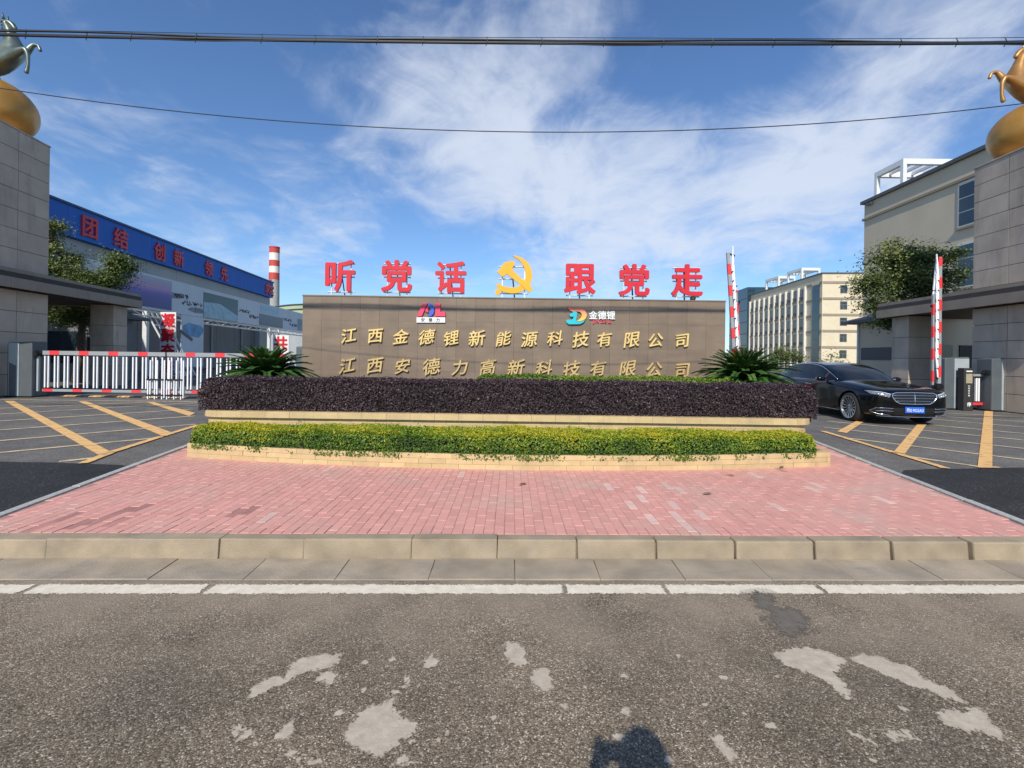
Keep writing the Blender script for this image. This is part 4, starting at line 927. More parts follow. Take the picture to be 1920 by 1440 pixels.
def raised_barrier(x, y, top_px, lean, side, label, hcab, boxside):
    """boom standing upright with its bars folded flat against it"""
    t = thing('barrier_gate', (x, y, 0), label, 'barrier', 'raised striped barrier booms')
    z0 = .75; p0 = Vector((x, y - .25, z0)); tip = P(*top_px, y - .25); u = (tip - p0).normalized(); L = (tip - p0).length
    up = Vector((u.z, 0, -u.x)); n = Vector((0, 1, 0))
    stripes(t, p0, u, up, L, .052, .035, n, phase=.05 if side < 0 else .3, period=.72, rl=.36)
    p1 = p0 - up * side * .20 + u * .05
    stripes(t, p1, u, up, L * .70, .026, .03, n, True, phase=.1, period=.72, rl=.36)
    k = 0; a = .25
    while a < L - .5:                                             # folded bars: nearly parallel with the boom
        for off in (0, .10):
            b0 = p0 + u * (a + off) - up * side * (.075) - n * (.05 + .0 * k); b1 = b0 + u * .78 - up * side * .075
            q = MB(); q.bar(b0, b1, .030); q.build('white_bar', M_bar, t)
        q = MB(); e = p0 + u * a - up * side * .07 - n * .05; q.bar(e, e - up * side * .04 + u * .04, .05); q.build('bar_pin', M_dark, t); a += .315; k += 1
    e = p0 + u * (L - .02); q = MB(); q.bar(e, e - up * side * .22 - u * .1, .05); q.bar(p0 + u * (L * .62) - up * side * .28, p0 + u * (L * .62), .05); q.bar(p0 + u * (L * .74) - up * side * .24, p0 + u * (L * .74), .04); q.build('link_bracket', M_dark, t)
    for dd in (.14, .21):
        a0 = p0 + u * (L * .70) - up * side * dd; q = MB(); q.bar(a0, a0 + u * L * .26 + up * side * .10, .035); q.build('support_leg', M_bar, t)
    machine(t, x + boxside * .58, y, hcab, .80, .55, -1)
    q = MB(); q.lathe(p0 + Vector((0, .05, 0)), [(.10, -.1), (.13, 0), (.10, .12)], 10, 'y'); q.tube([p0, p0 + Vector((boxside * .4, .15, -.02))], .06, 6); q.build('boom_clamp', M_dark, t)
raised_barrier(7.55, 16.2, (1365, 474), 0, -1, 'raised red striped barrier boom standing behind right end of the sign wall', 1.75, -1)
raised_barrier(13.85, 15.6, (1762, 482), 0, 1, 'raised red striped barrier boom behind the car bonnet, leaning right', 1.72, 1)
# pedestrian gate, advertising column, far cabinet and bollard beside the right pillar
yy = 15.2
def px(u, y=yy): return (u - CU) / F * y
t = thing('walk_gate', (px(1826), yy, 0), 'short closed walkway gate with white bars beside the black advertising column', 'gate')
q = MB(); q.box(px(1816), px(1842), yy - .03, yy + .03, 1.10, 1.17); q.build('top_rail', M_armgrey, t)
q = MB(); q.box(px(1816), px(1823), yy - .04, yy + .04, 1.095, 1.20); q.build('red_end', M_armred, t)
q = MB(); q.box(px(1814), px(1842), yy - .03, yy + .03, .18, .26); q.build('bottom_rail', M_armred, t)
for u in (1814.5, 1819, 1830.5, 1835):
    q = MB(); q.box(px(u) - .024, px(u) + .024, yy - .025, yy + .025, .30, 1.04); b = q.build('white_bar', M_bar, t)
    q = MB(); q.box(px(u) - .012, px(u) + .012, yy - .012, yy + .012, .24, 1.12); q.build('bar_pin', M_dark, b)
t = thing('advert_column', (px(1806), yy - .1, 0), 'slim black advertising column with a beige picture beside the walkway gate', 'sign')
q = MB(); q.box(px(1797), px(1814), yy - .2, yy + .02, 0, 1.36); q.build('column_body', M_black, t, bevel=.01)
q = MB(); q.box(px(1800.5), px(1812), yy - .208, yy - .2, .88, 1.18); q.build('picture', mat('poster_beige', (.42, .36, .24), .6, .2, 8, col2=(.30, .26, .18)), t)
AF = Face((0, yy - .2), 0); q = MB()
for k, ch in enumerate('扫码停车场'): put_text(q, ch, AF, px(1806), .006, .79 - k * .075, .062, .002, .01)
put_text(q, '停', AF, px(1806.5), .006, .21, .14, .002, .02); q.build('lettering', M_plain, t)
q = MB(); q.box(px(1801), px(1812), yy - .206, yy - .2, 1.24, 1.28); q.build('logo_strip', M_plain, t)
t = thing('gate_cabinet', (px(1866), yy - .05, 0), 'grey gate cabinet standing in front of the right stone pillar', 'cabinet')
machine(t, px(1866), yy - .05, 1.72, .80, .5, -1)
q = MB(); q.lathe((px(1841), yy - .15, 1.22), [(.07, -.1), (.09, 0), (.07, .1)], 10, 'y'); q.tube([(px(1841), yy - .1, 1.22), (px(1850), yy - .05, 1.24)], .05, 6); q.build('gate_hinge', M_dark, t)
t = thing('post', (px(1911), yy - .1, 0), 'narrow pale post with black cap at the right frame edge', 'post')
q = MB(); q.box(px(1907), px(1914), yy - .15, yy - .05, 0, 1.16); q.build('shaft', M_boxl, t); q = MB(); q.box(px(1904), px(1916), yy - .18, yy - .02, 1.16, 1.32); q.build('cap', M_dark, t, bevel=.02)
# black and yellow speed hump under the closed gate
t = thing('speed_hump', (-11.8, 15.8, 0), 'low black and yellow speed hump under the closed barrier gate', 'speed hump')
x = -14.9; k = 0
while x < -8.2:
    q = MB(); q.prism([(x, 15.62, .0), (x + .05, 15.7, .035), (x + .07, 15.84, .035), (x + .12, 15.92, 0)], (.44, 0, 0)); q.build('hump_segment', M_yel if k % 2 == 0 else M_black, t); x += .45; k += 1

# ================================================================== BLACK SALOON CAR
from mathutils.bvhtree import BVHTree
CX, CY, CT = 9.62, 13.75, R(-92.5); CC, CS = math.cos(CT), math.sin(CT)
def W(a, b, z): return Vector((CX + a * CC - b * CS, CY + a * CS + b * CC, z))
car = thing('car', (CX, CY, 0), 'black four-door saloon with blue number plate driving out beside the planter', 'car')
def cb(mb, name, m, parent=None, smooth=True, bevel=0):
    mb.v = [tuple(W(*p)) for p in mb.v]; o = mb.build(name, m, parent or car, smooth=smooth, bevel=bevel); return o
def body_mesh():
    S = [(2.60, .30, .70, .775, .52, .60, .60), (2.54, .21, .775, .84, .72, .78, .76), (2.40, .17, .80, .885, .83, .885, .83), (2.05, .16, .845, .945, .875, .935, .875), (1.5, .16, .90, 1.005, .885, .95, .885),
         (1.05, .17, .945, 1.045, .89, .955, .90), (.5, .18, .965, 1.0, .90, .955, .915), (-.5, .18, .975, 1.0, .90, .955, .92), (-1.3, .18, .985, 1.02, .895, .955, .91), (-1.8, .19, .985, 1.06, .885, .945, .89),
         (-2.25, .23, .965, 1.06, .86, .92, .85), (-2.50, .32, .92, 1.01, .78, .84, .76), (-2.60, .45, .80, .90, .55, .66, .60)]
    mb = MB(); rings = []
    for (x, zb, zs, zt, wb, wm, ws) in S:
        h = [(0, zb), (wb * .8, zb), (wb, zb + .07), (wm, .40), (wm, .64), (ws + .02, zs - .02), (ws * .93, zs + (zt - zs) * .45), (ws * .6, zt), (0, zt + .012)]
        rings.append([(x, y, z) for y, z in h] + [(x, -y, z) for y, z in h[-2:0:-1]])
    mb.ring_loft(rings); me = mb.mesh('body', M_paint, fix=False)
    bm = bmesh.new(); bm.from_mesh(me); bmesh.ops.recalc_face_normals(bm, faces=bm.faces); bm.to_mesh(me); bm.free()
    o = bpy.data.objects.new('body_tmp', me); sc.collection.objects.link(o); u = o.modifiers.new('u', 'SUBSURF'); u.levels = u.render_levels = 3
    cuts = []
    for ax in (1.71, -1.42):
        for sg in (-1, 1):
            q = MB().lathe((ax, sg * .85, .375), [(.405, -.23), (.405, .23)], 32, 'y'); co = bpy.data.objects.new('cut', q.mesh('cut', M_dark)); sc.collection.objects.link(co); cuts.append(co)
            b = o.modifiers.new('b', 'BOOLEAN'); b.object = co; b.operation = 'DIFFERENCE'; b.solver = 'EXACT'
    m2 = eval_mesh(o)
    for c in cuts + [o]: bpy.data.objects.remove(c)
    return m2
bme = body_mesh(); bme.materials.clear(); bme.materials.append(M_paint)
bvh = BVHTree.FromPolygons([v.co.copy() for v in bme.vertices], [tuple(p.vertices) for p in bme.polygons])
cl = [v.co.copy() for v in bme.vertices]
for v, c in zip(bme.vertices, cl): v.co = W(*c) - WL['car']
bo = bpy.data.objects.new('body', bme); link(bo, car, WL['car']); smooth_angle(bo, 35)
def hit_f(y, z, off=.006):                                        # point on the nose, seen from ahead
    r = bvh.ray_cast(Vector((4, y, z)), Vector((-1, 0, 0))); p, n = r[0], r[1]
    if p is None: return Vector((2.2, y, z))
    n = n if n.x > 0 else -n
    return p + n * off
def hit_s(x, z, sg, off=.004):
    r = bvh.ray_cast(Vector((x, sg * 3, z)), Vector((0, -sg, 0))); p = r[0]; return (p if p else Vector((x, sg * .95, z))) + Vector((0, sg * off, 0))
def patch(c4, nu, nv, off, name, m, parent=None, fun=None):
    (a, b, c, d) = c4; vs = []
    for j in range(nv + 1):
        for i in range(nu + 1):
            u, v = i / nu, j / nv; y = (a[0] * (1 - u) + b[0] * u) * (1 - v) + (d[0] * (1 - u) + c[0] * u) * v; z = (a[1] * (1 - u) + b[1] * u) * (1 - v) + (d[1] * (1 - u) + c[1] * u) * v
            vs.append(hit_f(y, z, off))
    q = MB(); q.add(vs, [(j * (nu + 1) + i, j * (nu + 1) + i + 1, (j + 1) * (nu + 1) + i + 1, (j + 1) * (nu + 1) + i) for j in range(nv) for i in range(nu)]); return cb(q, name, m, parent)
def ftube(pts, r, name, m, parent=None, off=.008, close=False, n=6):
    q = MB(); P_ = [hit_f(y, z, off) for y, z in pts]
    if close: P_.append(P_[0])
    q.tube(P_, r, n); return cb(q, name, m, parent)
def dense(pts, k=6):
    o = []
    for a, b in zip(pts, pts[1:]): o += [(a[0] + (b[0] - a[0]) * i / k, a[1] + (b[1] - a[1]) * i / k) for i in range(k)]
    return o + [pts[-1]]
# grille
gpts = [(-.50, .755), (-.42, .785), (0, .795), (.42, .785), (.50, .755), (.50, .68), (.43, .585), (.34, .535), (0, .525), (-.34, .535), (-.43, .585), (-.50, .68), (-.50, .755)]
gr = patch([(-.49, .775), (.49, .775), (.37, .54), (-.37, .54)], 16, 6, .004, 'grille', M_dark)
ftube(dense(gpts, 3), .015, 'grille_surround', M_chrome, gr, .010)
for z, hw in ((.725, .485), (.66, .465), (.595, .41)): ftube(dense([(-hw, z), (0, z + .004), (hw, z)], 8), .007, 'grille_slat', M_chrome, gr, .012)
ftube([(0, .79), (0, .7), (0, .6), (0, .53)], .009, 'grille_centre_bar', M_chrome, gr, .016)
for sg in (-1, 1):
    hl = patch([(sg * .53, .745), (sg * .86, .80), (sg * .85, .745), (sg * .57, .675)], 12, 5, .006, 'headlight', M_lens)
    ftube(dense([(sg * .53, .748), (sg * .70, .785), (sg * .86, .803)], 5), .007, 'light_strip', M_plain, hl, .012)
    for k in range(3):
        p = hit_f(sg * (.60 + .085 * k), .715 + .018 * k, .008); q = MB(); q.lathe(p, [(.0, .0), (.026, .002), (.022, .012), (.0, .015)], 10, 'x'); cb(q, 'lamp_lens', M_chrome, hl)
    ip = patch([(sg * .48, .40), (sg * .80, .43), (sg * .85, .335), (sg * .50, .27)], 10, 5, .003, 'air_intake', M_dark)
    for (z0, z1) in ((.425, .42), (.36, .355)): ftube(dense([(sg * .46, z0 - .01), (sg * .66, z0), (sg * .80, z1)], 5), .008, 'intake_trim', M_chrome, ip, .010)
    ftube(dense([(sg * .80, .425), (sg * .86, .35), (sg * .78, .285), (sg * .5, .255)], 4), .008, 'intake_trim', M_chrome, ip, .010)
patch([(-.46, .43), (.46, .43), (.46, .26), (-.46, .26)], 14, 4, .002, 'lower_grille', M_dark)
ftube(dense([(-.74, .232), (-.4, .225), (0, .222), (.4, .225), (.74, .232)], 5), .009, 'bumper_trim', M_chrome)
# number plate
pc = hit_f(0, .385, .012); q = MB(); q.box(pc.x - .003, pc.x + .010, -.22, .22, .318, .458); npl = cb(q, 'number_plate', M_plate, smooth=False)
class CarFront:
    def p(s, a, n, z): return Vector((pc.x + .010 + n, a, z))
q = MB(); cf = CarFront()
put_text(q, '粤E·9G5A3', cf, 0, .002, .386, .098, .0008, .0, sx=.86); cb(q, 'plate_text', M_plain, npl, smooth=False)
# bonnet star
q = MB(); sp = bvh.ray_cast(Vector((2.40, 0, 3)), Vector((0, 0, -1)))[0]; q.tube([sp, sp + Vector((0, 0, .045))], .004, 5)
for k in range(18):
    a0, a1 = k * math.pi / 9, (k + 1) * math.pi / 9; c = sp + Vector((0, 0, .08)); q.tube([c + Vector((0, math.cos(a0), math.sin(a0))) * .036, c + Vector((0, math.cos(a1), math.sin(a1))) * .036], .0035, 4)
for k in range(3): a0 = math.pi / 2 + k * 2 * math.pi / 3; q.tube([c, c + Vector((0, math.cos(a0), math.sin(a0))) * .036], .0035, 4)
cb(q, 'bonnet_star', M_chrome)
for sg in (-1, 1):                                                # bonnet creases
    q = MB(); q.tube([bvh.ray_cast(Vector((x, sg * (.50 + .10 * (2.4 - x) / 1.4), 3)), Vector((0, 0, -1)))[0] + Vector((0, 0, -.002)) for x in np.linspace(2.42, 1.05, 10)], .006, 5); cb(q, 'bonnet_crease', M_paint)
# glasshouse
XS = [1.12, .98, .80, .60, .38, .15, -.08, -.3, -.55, -.85, -1.1, -1.35, -1.6, -1.8, -1.98, -2.12]
ZR_ = [1.02, 1.09, 1.18, 1.272, 1.355, 1.425, 1.465, 1.485, 1.495, 1.492, 1.478, 1.45, 1.395, 1.325, 1.235, 1.11]
def wz(x, z):
    base = np.interp(x, [-2.2, -1.6, -.5, .6, 1.15], [.70, .80, .85, .83, .74]); return base - (z - .98) * .46
vs = []; NS = 5; NT = 6; ntot = 2 * (NS + NT) + 1
for x, zr in zip(XS, ZR_):
    ze = max(zr - .055, .985); half = []
    for i in range(NS): z = .965 + (ze - .965) * i / (NS - 1) * .98; half.append((wz(x, z), z))
    we = wz(x, ze) - .012
    for i in range(1, NT + 1): t = i / NT; half.append((we * math.cos(t * math.pi / 2) ** .8 if t < 1 else 0, ze + .008 + (zr - ze - .008) * math.sin(t * math.pi / 2) ** .9))
    half = [(y, z) for y, z in half]
    row = [(x, -y, z) for y, z in half] + [(x, y, z) for y, z in half[-2::-1]]; vs += row
nr = len(vs) // len(XS)
def gface(i, j): return (i * nr + j, i * nr + j + 1, (i + 1) * nr + j + 1, (i + 1) * nr + j)
cls = {'roof': [], 'windscreen': [], 'rear_window': [], 'side_window': []}
for i in range(len(XS) - 1):
    xm = (XS[i] + XS[i + 1]) / 2
    for j in range(nr - 1):
        side = j < NS - 1 or j >= nr - NS
        if side:
            k = 'side_window' if -1.75 < xm < .90 and not (j == 0 or j == nr - 2) else 'roof'
        else: k = 'windscreen' if xm > .05 and NS + 0 <= j < nr - NS - 1 else 'rear_window' if xm < -1.25 and NS <= j < nr - NS - 1 else 'roof'
        cls[k].append(gface(i, j))
for k, m in (('roof', M_paint), ('windscreen', M_cglass), ('rear_window', M_cglass)):
    q = MB(); q.add(vs, cls[k]); o = cb(q, k, m)
    bm = bmesh.new(); bm.from_mesh(o.data); bmesh.ops.delete(bm, geom=[v for v in bm.verts if not v.link_faces], context='VERTS'); bm.to_mesh(o.data); bm.free(); smooth_angle(o, 50)
for sg in (0, 1):
    q = MB(); q.add(vs, [f for f in cls['side_window'] if (f[0] % nr < nr / 2) == (sg == 0)]); o = cb(q, 'side_window', M_cglass)
    bm = bmesh.new(); bm.from_mesh(o.data); bmesh.ops.delete(bm, geom=[v for v in bm.verts if not v.link_faces], context='VERTS'); bm.to_mesh(o.data); bm.free()
for sg in (-1, 1):
    xt = np.linspace(.98, -1.95, 30); top = [(x, sg * (wz(x, max(np.interp(-x, [-a for a in XS], ZR_) - .06, .99)) + .006), max(np.interp(-x, [-a for a in XS], ZR_) - .06, .99)) for x in xt]
    q = MB(); q.tube(top, .010, 5); cb(q, 'window_trim', M_chrome)
    q = MB(); q.tube([(x, sg * (wz(x, .985) + .010), .985) for x in np.linspace(.90, -1.9, 16)], .008, 5); cb(q, 'window_trim', M_chrome)
    q = MB(); q.lathe((.66, sg * 1.01, 1.035), [(0, -.12), (.06, -.11), (.082, -.04), (.085, .05), (.06, .10), (0, .105)], 14, 'y'); q.v = [(.66 + (a - .66) * .95, b, 1.035 + (z - 1.035) * .8) for a, b, z in q.v]
    mr_ = cb(q, 'door_mirror', M_paint); q = MB(); q.tube([(.70, sg * .84, .985), (.68, sg * .95, 1.0)], .02, 6); cb(q, 'mirror_arm', M_dark, mr_)
    q = MB(); q.tube([(.05, sg * (abs(hit_s(.05, .86, sg)[1]) + .015), .86), (-.18, sg * (abs(hit_s(-.18, .86, sg)[1]) + .015), .865)], .011, 6); cb(q, 'door_handle', M_chrome)
    q = MB(); q.tube([hit_s(x, .235, sg, .006) for x in np.linspace(1.22, -.92, 12)], .010, 5); cb(q, 'sill_trim', M_chrome)
    for x in (.92, -.22, -1.02): q = MB(); q.tube([hit_s(x + .02 * (z > .7), z, sg, .0005) for z in np.linspace(.30, .93, 8)], .003, 4); cb(q, 'door_seam', M_dark)
for ax in (1.71, -1.42):
    for sg in (-1, 1):
        wh = link(bpy.data.objects.new('wheel', None), car, W(ax, sg * .82, .362)); c = (ax, sg * .82, .362)
        q = MB(); q.lathe(c, [(.265, -.125), (.31, -.13), (.35, -.11), (.362, -.05), (.362, .05), (.35, .11), (.31, .13), (.265, .125)], 40, 'y', caps=False); cb(q, 'tyre', M_tyre, wh)
        f = sg; q = MB(); q.lathe(c, [(.285, .125 * f), (.288, .135 * f), (.268, .13 * f), (.258, .08 * f), (.25, -.10 * f)], 40, 'y', caps=False)
        for k in range(15):
            a = 2 * math.pi * k / 15; da = .055 if k % 1 == 0 else .1
            for e in (0,):
                r0, r1 = .05, .268; d0, d1 = .07 * f, .115 * f
                p = lambda r, aa, d: (c[0] + r * math.cos(aa), c[1] + d, c[2] + r * math.sin(aa))
                q.hexa([p(r0, a - .22, d0 - .03 * f), p(r1, a - .065, d1 - .03 * f), p(r1, a + .065, d1 - .03 * f), p(r0, a + .22, d0 - .03 * f), p(r0, a - .22, d0), p(r1, a - .05, d1), p(r1, a + .05, d1), p(r0, a + .22, d0)])
        q.lathe(c, [(.0, .06 * f), (.06, .06 * f), (.058, .085 * f), (.03, .095 * f), (0, .095 * f)], 16, 'y', caps=False); cb(q, 'rim', M_rim, wh, smooth=False)
        q = MB(); q.lathe(c, [(0, .0), (.255, .0), (.255, -.02 * f)], 24, 'y', caps=False); cb(q, 'brake_disc', M_dark, wh)

# ================================================================== LEFT: WORKSHOP, BILLBOARD, CHIMNEY
def facx(x0, d0, sl, inner): 
    f = Face((x0, d0), math.atan2(1, sl)); f.k = math.hypot(1, sl)
    if f.n.x * inner < 0: f.n = -f.n
    f.x0, f.d0, f.sl = x0, d0, sl; return f
def s_at(f, u):                                                    # run along a receding wall where photo column u meets it
    k = (u - CU) / F; d = (f.x0 - f.sl * f.d0) / (k - f.sl); return (d - f.d0) * f.k
FB = facx(-26.0, 26.5, -.10, 1)
t = thing('workshop', FB.p(15, -8, 0), 'long grey factory hall with blue fascia and red slogan, behind the billboard', 'building')
e1 = s_at(FB, 503)
q = MB(); FB.box(q, -14, e1 - .3, -22, -.6, 0, 8.6); q.build('wall', M_greyD, t)
for i in range(12):
    a, b = -14 + (e1 + 14) * i / 12, -14 + (e1 + 14) * (i + 1) / 12
    q = MB(); FB.box(q, a + .01, b - .01, -.5, .45, 8.15, 9.93); q.build('fascia_panel', M_blueB, t)
    q = MB(); FB.box(q, a + .012, b - .012, -.6, .1, 7.25, 8.12); q.build('soffit_panel', M_greyB, t)
    q = MB(); FB.box(q, a + .08, b - .08, -.6, -.52, 5.7, 7.1); q.build('window', M_glass, t)
    q = MB(); FB.box(q, a + .02, b - .02, -.6, -.45, .1, 5.2); q.build('cladding_panel', M_greyD, t)
for i in range(6):
    a = -6 + (e1 + 6) * i / 6; q = MB(); q.tube([FB.p(a, -.36, 0), FB.p(a, -.36, 7.2)], .08, 6); q.build('downpipe', M_greyB, t)
q = MB(); FB.box(q, -14.1, e1 + .05, -22.2, .55, 9.93, 10.05); q.build('roof_edge', mat('trim_blue', (.01, .04, .14), .5), t)
q = MB(); FB.box(q, e1 - 2.6, e1 - .25, -.6, .05, 0, 8.12); q.build('end_pier', M_greyB, t)
for ch, u, v, sz in (('团', 148, 420, .98), ('结', 208, 443, .98), ('创', 283, 470, .98), ('新', 320, 482, .98), ('领', 378, 505, .98), ('先', 408, 513, .98), ('求', 491, 545, .98), ('实', 499, 546, .98)):
    s_ = s_at(FB, u); q = MB(); put_text(q, ch, FB, s_, .50, 9.0, 1.35, .05, .022, sx=1.0)
    q.build('slogan_character', M_redside if False else M_red, t)
FBd = facx(-22.0, 26.2, -.09, 1); z0b, z1b = 4.12, 6.28
def grad(name, cols, za, zb, nscale=1.2, namt=.25, rough=.4):
    m = bpy.data.materials.new(name); m.use_nodes = True; nt = m.node_tree; N = nt.nodes.new; L = nt.links.new
    geo = N('ShaderNodeNewGeometry'); s = N('ShaderNodeSeparateXYZ'); L(geo.outputs['Position'], s.inputs[0]); mr = N('ShaderNodeMapRange'); L(s.outputs[2], mr.inputs[0]); mr.inputs[1].default_value = za; mr.inputs[2].default_value = zb
    nz = N('ShaderNodeTexNoise'); nz.inputs['Scale'].default_value = nscale; L(geo.outputs['Position'], nz.inputs['Vector'])
    ad = N('ShaderNodeMath'); ad.operation = 'MULTIPLY_ADD'; L(nz.outputs[0], ad.inputs[0]); ad.inputs[1].default_value = namt; L(mr.outputs[0], ad.inputs[2])
    sb = N('ShaderNodeMath'); sb.operation = 'SUBTRACT'; L(ad.outputs[0], sb.inputs[0]); sb.inputs[1].default_value = namt / 2
    r = N('ShaderNodeValToRGB'); L(sb.outputs[0], r.inputs[0]); e = r.color_ramp.elements
    while len(e) < len(cols): e.new(.5)
    for q, (p, c) in zip(e, cols): q.position = p; q.color = (*c, 1)
    b = nt.nodes['Principled BSDF']; L(r.outputs[0], b.inputs['Base Color']); b.inputs['Roughness'].default_value = rough; return m
bb = thing('billboard', FBd.p(14, -.4, 0), 'long white billboard with landscape prints on steel trusses before the blue factory', 'billboard')
sE = s_at(FBd, 600)
q = MB(); FBd.box(q, -2.2, sE, -.14, 0, z0b, z1b); q.build('panel', mat('billboard_white', (.60, .67, .70), .6, .05, 1), bb)
def pic(u0, u1, za, zb, m, name='picture', n=.02): 
    q = MB(); FBd.box(q, s_at(FBd, u0), s_at(FBd, u1), 0, n, za, zb); return q.build(name, m, bb)
pic(206, 320, z0b + .15, z1b - .12, grad('print_sunset', [(0, (.03, .03, .20)), (.40, (.05, .05, .30)), (.52, (.11, .09, .42)), (.66, (.46, .24, .45)), (.82, (.36, .33, .45)), (1, (.40, .46, .54))], z0b, z1b, .5, .18))
pic(380, 444.5, z0b + .04, z1b - .28, grad('print_teal', [(0, (.03, .12, .14)), (.5, (.02, .09, .12)), (1, (.015, .08, .075))], z0b, z1b, .8, .3))
sa, sb2 = s_at(FBd, 380), s_at(FBd, 444); pk = s_at(FBd, 410)
MB().prism([FBd.p(sa, .021, z0b + .05), FBd.p(sb2, .021, z0b + .05), FBd.p(sb2, .021, z0b + .55), FBd.p(pk, .021, z0b + 1.25), FBd.p(sa, .021, z0b + 1.15)], FBd.n * .012).build('picture_mountain', mat('print_ice', (.42, .60, .66), .5, .2, 2.5, col2=(.20, .40, .50)), bb)
pic(485, 529, z0b + .08, z0b + 1.15, grad('print_city', [(0, (.05, .07, .12)), (.5, (.10, .12, .18)), (1, (.05, .06, .10))], z0b, z1b, 2.5, .9))
pic(487, 521, z0b + 1.3, z1b - .15, grad('print_sky_smear', [(0, (.40, .52, .58)), (.5, (.20, .42, .60)), (1, (.42, .52, .58))], z0b + 1.2, z1b, 1.4, .6), n=.015)
pic(557, 599, z0b + .12, z0b + 1.45, grad('print_sea', [(0, (.10, .18, .25)), (.5, (.03, .10, .22)), (1, (.10, .20, .30))], z0b, z1b, 2, .6))
for (u0, u1, za) in ((326, 352, 5.35), (340, 377, 4.95), (449, 466, 5.2), (466, 482, 4.85), (531, 546, 5.2), (543, 556, 4.75)):   # brush lettering, too small to read
    s0, s1 = s_at(FBd, u0), s_at(FBd, u1); k = 6
    for i in range(k):
        c = s0 + (s1 - s0) * (i + .5) / k; q = MB(); hh = .16
        for j in range(4): 
            a0 = c + random.uniform(-.4, .4) * (s1 - s0) / k; q.bar(FBd.p(a0, .01, za + random.uniform(-hh, hh)), FBd.p(a0 + random.uniform(-.3, .3), .01, za + random.uniform(-hh, hh)), .035)
        q.build('brush_lettering', M_black, bb)
for u, zc in ((369, 4.55), (325, 5.3)):
    q = MB(); c = s_at(FBd, u); q.prism([FBd.p(c + math.cos(a) * 1.1 * random.uniform(.7, 1.1), .008, zc + math.sin(a) * .22 * random.uniform(.6, 1.1)) for a in np.linspace(0, 5.9, 14)], FBd.n * .006); q.build('ink_hills', mat('print_ink_grey', (.20, .23, .27), .6, .4, 3), bb)
pp = pic(338, 380, .5, z0b - .03, mat('poster_pale', (.58, .66, .70), .6, .06, 1), 'hanging_poster', .04)
q = MB(); c = s_at(FBd, 360); q.prism([FBd.p(c + math.cos(a) * 1.35 * random.uniform(.85, 1.1), .045, 3.1 + math.sin(a) * .5 * random.uniform(.8, 1.15)) for a in np.linspace(0, 6.0, 16)], FBd.n * .01); q.build('printed_cell', mat('print_blue', (.10, .30, .52), .5, .4, 1.5), pp)
q = MB(); c = s_at(FBd, 352); q.prism([FBd.p(c - 1.2, .047, 2.95), FBd.p(c + .4, .047, 2.3), FBd.p(c + .5, .047, 2.5), FBd.p(c - 1.1, .047, 3.15)], FBd.n * .01); q.build('printed_title', M_strut, pp)
# bottom chord of the truss and raking legs
q = MB(); Lc = sE + 2.2; k = 34
for n_ in (-.5, -.05): q.tube([FBd.p(-2.2, n_, z0b - .08), FBd.p(sE, n_, z0b - .08)], .04, 5); q.tube([FBd.p(-2.2, n_, z0b - .42), FBd.p(sE, n_, z0b - .42)], .04, 5)
for i in range(k): a = -2.2 + Lc * i / k; q.tube([FBd.p(a, -.05, z0b - .42 + .34 * (i % 2)), FBd.p(a + Lc / k, -.05, z0b - .42 + .34 * ((i + 1) % 2))], .028, 4)
q.build('truss_chord', M_frame, bb)
for u, txt in ((309, '凝聚奋进'), (521, '共')):
    s_ = s_at(FBd, u)
    for ds in (-.75, -.25, .25, .75):
        q = MB(); q.tube([FBd.p(s_ + ds - .2, -.55, z0b - .1), FBd.p(s_ + ds - .2, 1.6, 0)], .055, 6); q.build('raking_leg', M_frame, bb)
    for zz in (.6, 1.5, 2.4, 3.2, 3.7):
        f_ = 1 - zz / z0b; q = MB(); q.tube([FBd.p(s_ - 1.0, -.5 + 2.1 * f_, zz), FBd.p(s_ + .6, -.5 + 2.1 * f_, zz)], .035, 5); q.build('truss_rung', M_frame, bb)
    for ds in (-1.3, .95):
        q = MB(); FBd.box(q, s_ + ds, s_ + ds + .25, -.55, -.3, 0, z0b); q.build('upright', M_frame, bb)
    c = FBd.p(s_at(FBd, u - 9.5), .0, 0); sc_ = c.y / 30.9; TF = Face((c.x * .955, c.y * .955), 0); q = MB(); TF.box(q, .0, .98 * sc_, -.05, 0, .25, 3.95 if len(txt) > 1 else 3.3); tp = q.build('slogan_panel', M_plain, bb)
    for k_, ch in enumerate(txt): q = MB(); put_text(q, ch, TF, .49 * sc_, .02, (3.45 if len(txt) > 1 else 2.55) - k_ * .92, .88 * sc_, .01, .035); q.build('slogan_character', M_red, tp)

# chimney
cx_, cy_ = (512 - CU) / F * 120, 120
t = thing('chimney', (cx_, cy_, 0), 'tall factory chimney with red and white bands rising beside the blue hall', 'chimney')
zz = [P(512, v, 120).z for v in (464, 475, 488.5, 500, 512, 525, 554)] + [0]
for i, (a, b) in enumerate(zip(zz, zz[1:])):
    ra, rb = 1.20 + (zz[0] - a) * .006, 1.20 + (zz[0] - b) * .006; q = MB(); q.lathe((cx_, cy_, 0), [(rb, b), (ra, a)], 28); o = q.build('band', (M_chr, M_chw, M_chr, M_chw, M_chr, M_chg, M_chg)[i], t); smooth_angle(o, 50)
q = MB(); q.lathe((cx_, cy_, zz[0]), [(1.27, -.15), (1.27, .12), (1.0, .12)], 28); q.build('rim', M_chr, t)
q = MB()
for k in range(24): q.bar((cx_ - .5, cy_ - 1.32, zz[6] + (zz[5] - zz[6]) * k / 24), (cx_ - .05, cy_ - 1.32, zz[6] + (zz[5] - zz[6]) * k / 24), .08)
q.bar((cx_ - .5, cy_ - 1.32, zz[6]), (cx_ - .5, cy_ - 1.32, zz[5]), .07); q.bar((cx_ - .05, cy_ - 1.32, zz[6]), (cx_ - .05, cy_ - 1.32, zz[5]), .07); q.build('ladder', M_chr, t)
